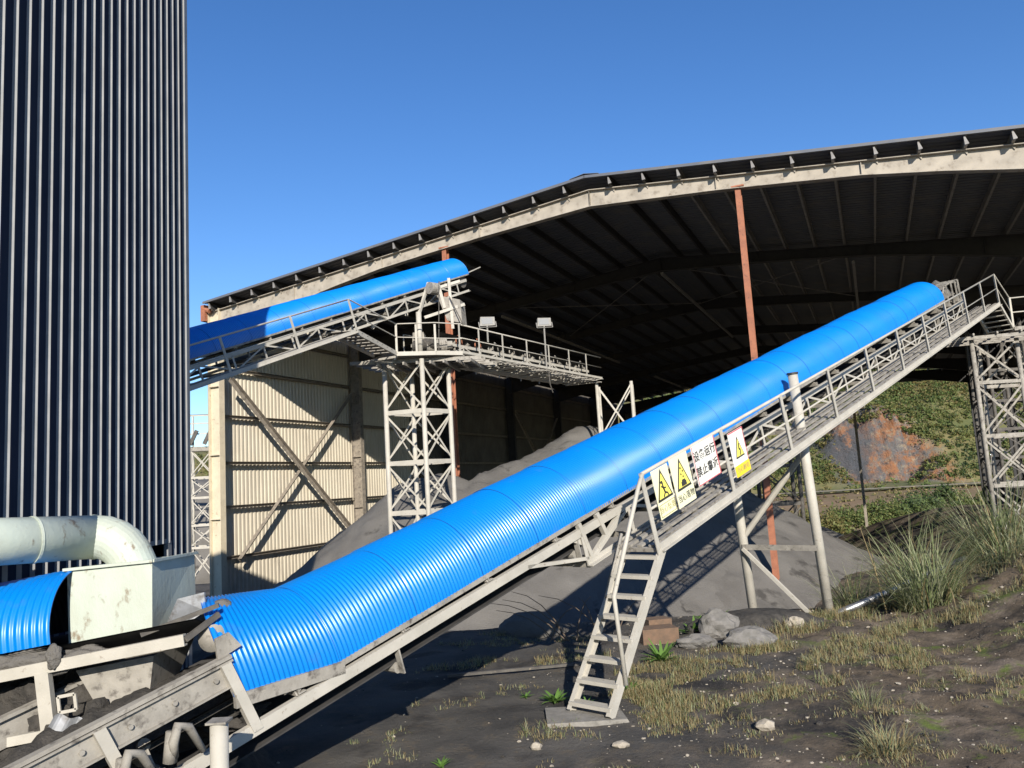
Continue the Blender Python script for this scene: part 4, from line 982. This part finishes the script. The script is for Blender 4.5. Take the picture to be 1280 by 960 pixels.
# low scrub in the field
b = MB()
for _ in range(900):
    x = rng.uniform(20, 130); y = rng.uniform(90, 200); r_ = .25 + .5 * rng.random()
    n0 = len(b.m); leaves(b, V(x, y, ground_z(x, y, False) + r_ * .3), V(r_ * 1.8, r_, r_ * .6), 12, .3, 3)
tag(b.build('field_scrub', ['t3', 't2', 'g3']), 'low brown and green scrub on the field before the hill', 'scrub', kind='stuff')

# ------------------------------------------------------------------ near vegetation
def blade(b, p, L, w, az, lean, bend, mi, seg=4):
    d_ = V(math.cos(az), math.sin(az), 0); sdv = V(-math.sin(az), math.cos(az), 0); pts = []; cur = np.array(p, float); ang = lean
    vs = []
    for i in range(seg + 1):
        k = 1 - i / seg; wv = w * (.25 + .75 * k) if i < seg else 0.002
        vs += [cur - sdv * wv / 2, cur + sdv * wv / 2]
        cur = cur + (d_ * math.sin(ang) + ZUP * math.cos(ang)) * L / seg; ang += bend / seg
    b.add(vs, [(2 * i, 2 * i + 1, 2 * i + 3, 2 * i + 2) for i in range(seg)], mi)
def clump(name, label, p, r, n, L, w, mix, cat='grass', spread=.5, group=None, bend=1.9):
    b = MB()
    for _ in range(n):
        a = rng.uniform(0, 2 * math.pi); rr = r * math.sqrt(rng.random()) * .6; q = V(p[0] + rr * math.cos(a), p[1] + rr * math.sin(a), 0); q[2] = ground_z(q[0], q[1]) - .02
        mi = rng.choice(3, p=mix); blade(b, q, L * rng.uniform(.45, 1.1), w * rng.uniform(.6, 1.2), a + rng.normal() * .6, abs(rng.normal()) * spread * .6 + spread * rr / r, rng.uniform(.2, bend), mi)
    o = b.build(name, ['g1', 'g2', 'g3']); tag(o, label, cat, group); return o
RG = 'reed clumps on the right bank'
def px_g(x, y):            # a few placements found from the layout survey
    return x, y
cl = [('reed_clump', 'tall bright green reed clump in front of the lying pipe', (5.55, 11.3), .55, 420, 1.25, .020, (.45, .5, .05), .6),
      ('reed_clump', 'largest grey green reed clump on the bank crest', (7.9, 13.4), .9, 650, 1.55, .017, (.42, .43, .15), .7),
      ('reed_clump', 'drooping reed clump left of the largest one above the dark slope', (6.3, 13.3), .65, 330, 1.35, .015, (.42, .4, .18), .85),
      ('reed_clump', 'reed clump at the foot of the right lattice tower', (9.8, 16.2), .6, 300, 1.0, .018, (.6, .3, .1), .5),
      ('reed_clump', 'low spreading reed clump behind the pipe end', (7.2, 12.2), .6, 330, .75, .016, (.5, .35, .15), .8),
      ('reed_clump', 'small reed tuft beside the near trestle foot', (4.95, 12.5), .45, 220, .85, .015, (.4, .4, .2), .5),
      ('reed_clump', 'thin straw coloured reed tuft farther along the crest', (8.8, 14.6), .6, 260, .9, .014, (.2, .35, .45), .5),
      ('reed_clump', 'leaning grass clump on the rough bank right of the pipe', (7.0, 10.8), .35, 110, .8, .018, (.7, .3, .0), 1.0)]
for nm, lb, p, r_, n, L, w, mix, spd in cl: clump(nm, lb, p, r_, n, L, w, mix, 'reeds', spd, RG)
clump('grass_clump', 'straw coloured grass clump nearest the camera at the bottom right', (2.68, 6.35), .28, 260, .28, .009, (.1, .4, .5), 'grass', .6)
clump('grass_clump', 'dark wiry grass tuft right of centre near the bottom', (3.0, 7.5), .25, 160, .2, .006, (.5, .3, .2), 'grass', .6)
def weed(p, r, n, label):
    b = MB(); z = ground_z(*p)
    for k in range(n):
        a = k * 2.4 + rng.random() * .4; L = r * rng.uniform(.6, 1.1); blade(b, V(p[0], p[1], z), L, r * .22, a, rng.uniform(.5, 1.2), rng.uniform(.2, .9), 0, 5)
    tag(b.build('weed', ['weed']), label, 'weed', 'broadleaf weeds in the yard')
weed((.25, 8.35), .22, 34, 'bright green weed on the black ground left of the ladder foot')
weed((-.05, 8.6), .12, 14, 'small weed just left of the brightest weed')
weed((1.6, 9.9), .30, 40, 'leafy green weed right of the ladder below the brown block')
weed((2.3, 11.3), .34, 18, 'large-leaved weed beside the grey boulder')
weed((2.65, 11.6), .34, 16, 'large-leaved weed behind the grey boulder')
weed((1.05, 8.6), .22, 18, 'thin upright weed close to the ladder right side')
weed((.55, 8.2), .12, 10, 'tiny weed between the ladder legs')
weed((-.75, 6.75), .14, 12, 'small green weed at the bottom edge left of centre')
# bare twigs arching over the pile foot
tw = MB()
for k in range(9):
    a = rng.uniform(-1.2, .6); L = rng.uniform(.6, 1.2); p = V(.75 + rng.normal() * .25, 11.2, .05); pts = [p + V(math.sin(a) * L * t * (1 + .3 * t), 0.1 * t, L * (t - .45 * t * t) * 1.1) for t in (0, .25, .5, .75, 1)]
    tw.tube(pts, [.010, .008, .006, .005, .003], 5)
tag(tw.build('dry_twigs', 'twig'), 'bare brown twigs arching in front of the coal pile left of the ladder', 'twigs')
for (x, y, h, l, lb) in ((5.1, 11.6, 1.25, -.25, 'tallest dry stalk leaning left beside the near trestle leg'), (5.4, 12.2, .8, .02, 'shortest dry stalk right of the near trestle leg'), (5.35, 12.3, 1.0, -.1, 'middle dry stalk right of the near trestle leg')):
    tw = MB(); z = ground_z(x, y); tw.tube([V(x, y, z), V(x + l * .4, y, z + h * .5), V(x + l, y, z + h)], [.012, .009, .004], 5)
    tag(tw.build('dry_stalk', 'g3'), lb, 'stalk', 'dry stalks by the trestle')

# low grass: stuff
GP = P[:, :, 2]
def gz_np(x, y):
    i = np.clip(np.searchsorted(xs, x) - 1, 0, len(xs) - 2); j = np.clip(np.searchsorted(ys, y) - 1, 0, len(ys) - 2)
    fx = (x - xs[i]) / (xs[i + 1] - xs[i]); fy = (y - ys[j]) / (ys[j + 1] - ys[j])
    return (GP[j, i] * (1 - fx) + GP[j, i + 1] * fx) * (1 - fy) + (GP[j + 1, i] * (1 - fx) + GP[j + 1, i + 1] * fx) * fy
tx = []
def tufts(x0, x1, y0, y1, n, thr, L, dry, soft=.25):
    for _ in range(n):
        x = rng.uniform(x0, x1); y = rng.uniform(y0, y1)
        u_ = min(1, min(x - x0, x1 - x, y - y0, y1 - y) / .35)
        if noise.fractal(Vector((x * 1.25, y * 1.7, 4)), 1, 2, 4) < thr + soft * rng.random() + .5 * (1 - u_): continue
        tx.append((x, y, L * (.5 + 1.1 * abs(noise.noise(Vector((x * 2.2, y * 2.2, 8)))) + .25 * rng.random()), dry))
tufts(.7, 4.6, 8.0, 10.4, 4200, -.12, .12, .62)
tufts(.9, 2.6, 7.4, 8.8, 1500, -.05, .11, .6)
tufts(2.6, 6.2, 9.6, 12.4, 3000, -.02, .16, .6)
tufts(5.2, 12, 10, 18, 7500, -.12, .20, .6)
tufts(-.4, 5.5, 5.8, 8.2, 3200, .10, .075, .6)
tufts(3.8, 8, 6.5, 10.5, 2200, .12, .09, .65)
tufts(-1.6, 1.2, 9.2, 12.6, 1500, .05, .10, .6)
tufts(-2.0, .8, 6.4, 9.5, 900, .22, .08, .4)
tx = np.array(tx); KB = 11; n = len(tx) * KB
bx_ = np.repeat(tx[:, 0], KB) + rng.normal(size=n) * .022; by_ = np.repeat(tx[:, 1], KB) + rng.normal(size=n) * .022; bz_ = gz_np(bx_, by_) - .008
L_ = np.repeat(tx[:, 2], KB) * rng.uniform(.25, 1.15, n); az_ = rng.uniform(0, 6.283, n); ln_ = np.abs(rng.normal(size=n)) * .55; bd = rng.uniform(.2, 1.6, n); w_ = .0035 + .003 * rng.random(n)
d2 = np.stack([np.cos(az_), np.sin(az_)], 1); s2 = np.stack([-np.sin(az_), np.cos(az_), 0 * az_], 1) * w_[:, None] / 2
def adv(p, ang, l): return p + np.stack([d2[:, 0] * np.sin(ang) * l, d2[:, 1] * np.sin(ang) * l, np.cos(ang) * l], 1)
p0 = np.stack([bx_, by_, bz_], 1); p1 = adv(p0, ln_, L_ * .45); p2 = adv(p1, ln_ + bd * .5, L_ * .33); p3 = adv(p2, ln_ + bd, L_ * .25)
vv = np.stack([p0 - s2, p0 + s2, p1 - s2 * .9, p1 + s2 * .9, p2 - s2 * .6, p2 + s2 * .6, p3], 1).reshape(-1, 3)
lo = np.array([0, 1, 3, 2, 2, 3, 5, 4, 4, 5, 6]); loops = (np.arange(n)[:, None] * 7 + lo).ravel(); sizes = np.tile([4, 4, 3], n)
dr = np.repeat(tx[:, 3], KB); mi_ = np.where(rng.random(n) < dr, 2, np.where(rng.random(n) < .5, 0, 1))
tag(np_mesh('grass', vv, loops, sizes, np.repeat(mi_, 3), ['g1', 'g2', 'g3']), 'sparse green and straw coloured grass on the coal-dusted ground', 'grass', kind='stuff')

# ------------------------------------------------------------------ stones, blocks, pipe
def on(x, y, dz=0): return (x, y, ground_z(x, y) + dz)
blob('boulder', on(2.55, 11.0, .12), (.26, .18, .20), 'greystone', 'upright grey boulder right of the brown block', 'rock', 11, 3, .3)
blob('boulder', on(2.72, 10.15, .07), (.30, .18, .14), 'greystone', 'broken flat-topped grey boulder on the grass edge', 'rock', 12, 3, .35)
blob('boulder', on(2.15, 10.5, .04), (.26, .16, .1), 'greystone', 'low grey boulder half hidden by grass', 'rock', 13, 3, .3)
blob('stone', on(3.55, 10.9, .06), (.12, .1, .09), 'stone', 'pale stone at the right side of the dark dust mound', 'rock', 14, 3, .3)
blob('stone', on(1.98, 7.1, .03), (.085, .06, .05), 'stone', 'pale flat stone on the moss in the foreground', 'rock', 15, 2, .3)
blob('stone', on(.02, 7.0, .02), (.05, .04, .035), 'stone', 'whitish stone at the bottom centre left of the ladder pad', 'rock', 16, 2, .3)
blob('stone', on(.72, 6.85, .02), (.07, .04, .03), 'stone', 'small pale stone near the bottom edge under the ladder', 'rock', 17, 2, .3)
bk = MB(); bk.obox(V(1.72, 10.9, ground_z(1.72, 10.9) + .09), V(.24, .03, 0), V(-.03, .15, 0), V(0, 0, .10)); bk.obox(V(1.78, 11.2, ground_z(1.78, 11.2) + .18), V(.16, .03, 0), V(-.03, .12, 0), V(0, 0, .10))
tag(bk.build('clay_block', 'brick'), 'rusty brown masonry block right of the ladder', 'block')
gv = MB(); gv.tube([V(4.35, 11.75, .06), V(5.6, 12.3, .32), V(7.0, 12.9, .62)], .05, 16)
tag(gv.build('lying_pipe', 'galv', smooth=True), 'long galvanised pipe lying in the grass from the trestle foot', 'pipe')
bb_ = MB(); bb_.beam(V(-.95, 9.6, ground_z(-.95, 9.6) + .03), V(.75, 9.9, ground_z(.75, 9.9) + .03), .05, .03); tag(bb_.build('timber_batten', 'dust_steel'), 'thin dark batten lying on the ground under the large conveyor', 'batten')
# gravel
b = MB(); import bmesh
ico = bmesh.new(); bmesh.ops.create_icosphere(ico, subdivisions=1, radius=1); iv = np.array([v.co[:] for v in ico.verts]); jf = [tuple(v.index for v in f.verts) for f in ico.faces]; ico.free()
for _ in range(6500):
    if rng.random() < .78: x = rng.uniform(.4, 9); y = rng.uniform(5.6, 13)
    else: x = rng.uniform(-4, 3); y = rng.uniform(6, 13)
    if x < -.1 * (y - 6) + .3 and rng.random() < .6: continue
    s = .004 + .012 * rng.random() ** 4 + (.014 if rng.random() < .015 else 0)
    vv = iv * (1 + .25 * rng.normal(size=iv.shape)) * np.array([s * 1.3, s, s * .7]); b.add(vv + np.array([x, y, ground_z(x, y) + s * .3]), jf, int(rng.random() < .65))
tag(b.build('gravel', ['stone', 'coal_lump']), 'loose pale and dark pebbles scattered on the ground', 'gravel', kind='stuff')

# ------------------------------------------------------------------ light, sky, camera
SUN_AZ, SUN_EL = -8.0, 24.0
tv = Vector((math.sin(R(SUN_AZ)) * math.cos(R(SUN_EL)), math.cos(R(SUN_AZ)) * math.cos(R(SUN_EL)), -math.sin(R(SUN_EL))))
sl = bpy.data.lights.new('sun', 'SUN'); sl.energy = 4.8; sl.angle = R(.5); sl.color = (1, .93, .82)
so = bpy.data.objects.new('sun', sl); so.rotation_euler = tv.to_track_quat('-Z', 'Y').to_euler(); so.location = (0, -20, 30); col.objects.link(so)
wd2 = bpy.data.worlds.new('World'); sc.world = wd2; wd2.use_nodes = True; nt = wd2.node_tree
sk = nt.nodes.new('ShaderNodeTexSky'); sk.sky_type = 'NISHITA'; sk.sun_disc = False; sk.sun_elevation = R(SUN_EL); sk.sun_rotation = R(180 + SUN_AZ)
sk.air_density = 1.0; sk.dust_density = .15; sk.ozone_density = 3.5; sk.altitude = 300
bg = nt.nodes['Background']; bg.inputs['Strength'].default_value = .108
hs = nt.nodes.new('ShaderNodeHueSaturation'); hs.inputs["Saturation"].default_value = 1.2; hs.inputs['Hue'].default_value = .508; nt.links.new(sk.outputs[0], hs.inputs['Color']); nt.links.new(hs.outputs[0], bg.inputs['Color'])
cam = bpy.data.cameras.new('camera'); cam.sensor_width = 36; cam.lens = 36 * 995 / 1280; cam.clip_end = 3000; cam.clip_start = .05
co = bpy.data.objects.new('camera', cam); col.objects.link(co); sc.camera = co
p_, r_ = R(7.2), R(3.4)
fw = V(0, math.cos(p_), math.sin(p_)); r0 = V(1, 0, 0); u0 = V(0, -math.sin(p_), math.cos(p_))
rt = math.cos(r_) * r0 - math.sin(r_) * u0; up = math.sin(r_) * r0 + math.cos(r_) * u0
from mathutils import Matrix
M_ = Matrix.Identity(4)
for i in range(3): M_[i][0] = rt[i]; M_[i][1] = up[i]; M_[i][2] = -fw[i]; M_[i][3] = EYE[i]
co.matrix_world = M_
sc.view_settings.view_transform = 'Standard'; sc.view_settings.look = 'None'; sc.view_settings.gamma = 1; sc.view_settings.exposure = .68
sc.render.engine = 'CYCLES'
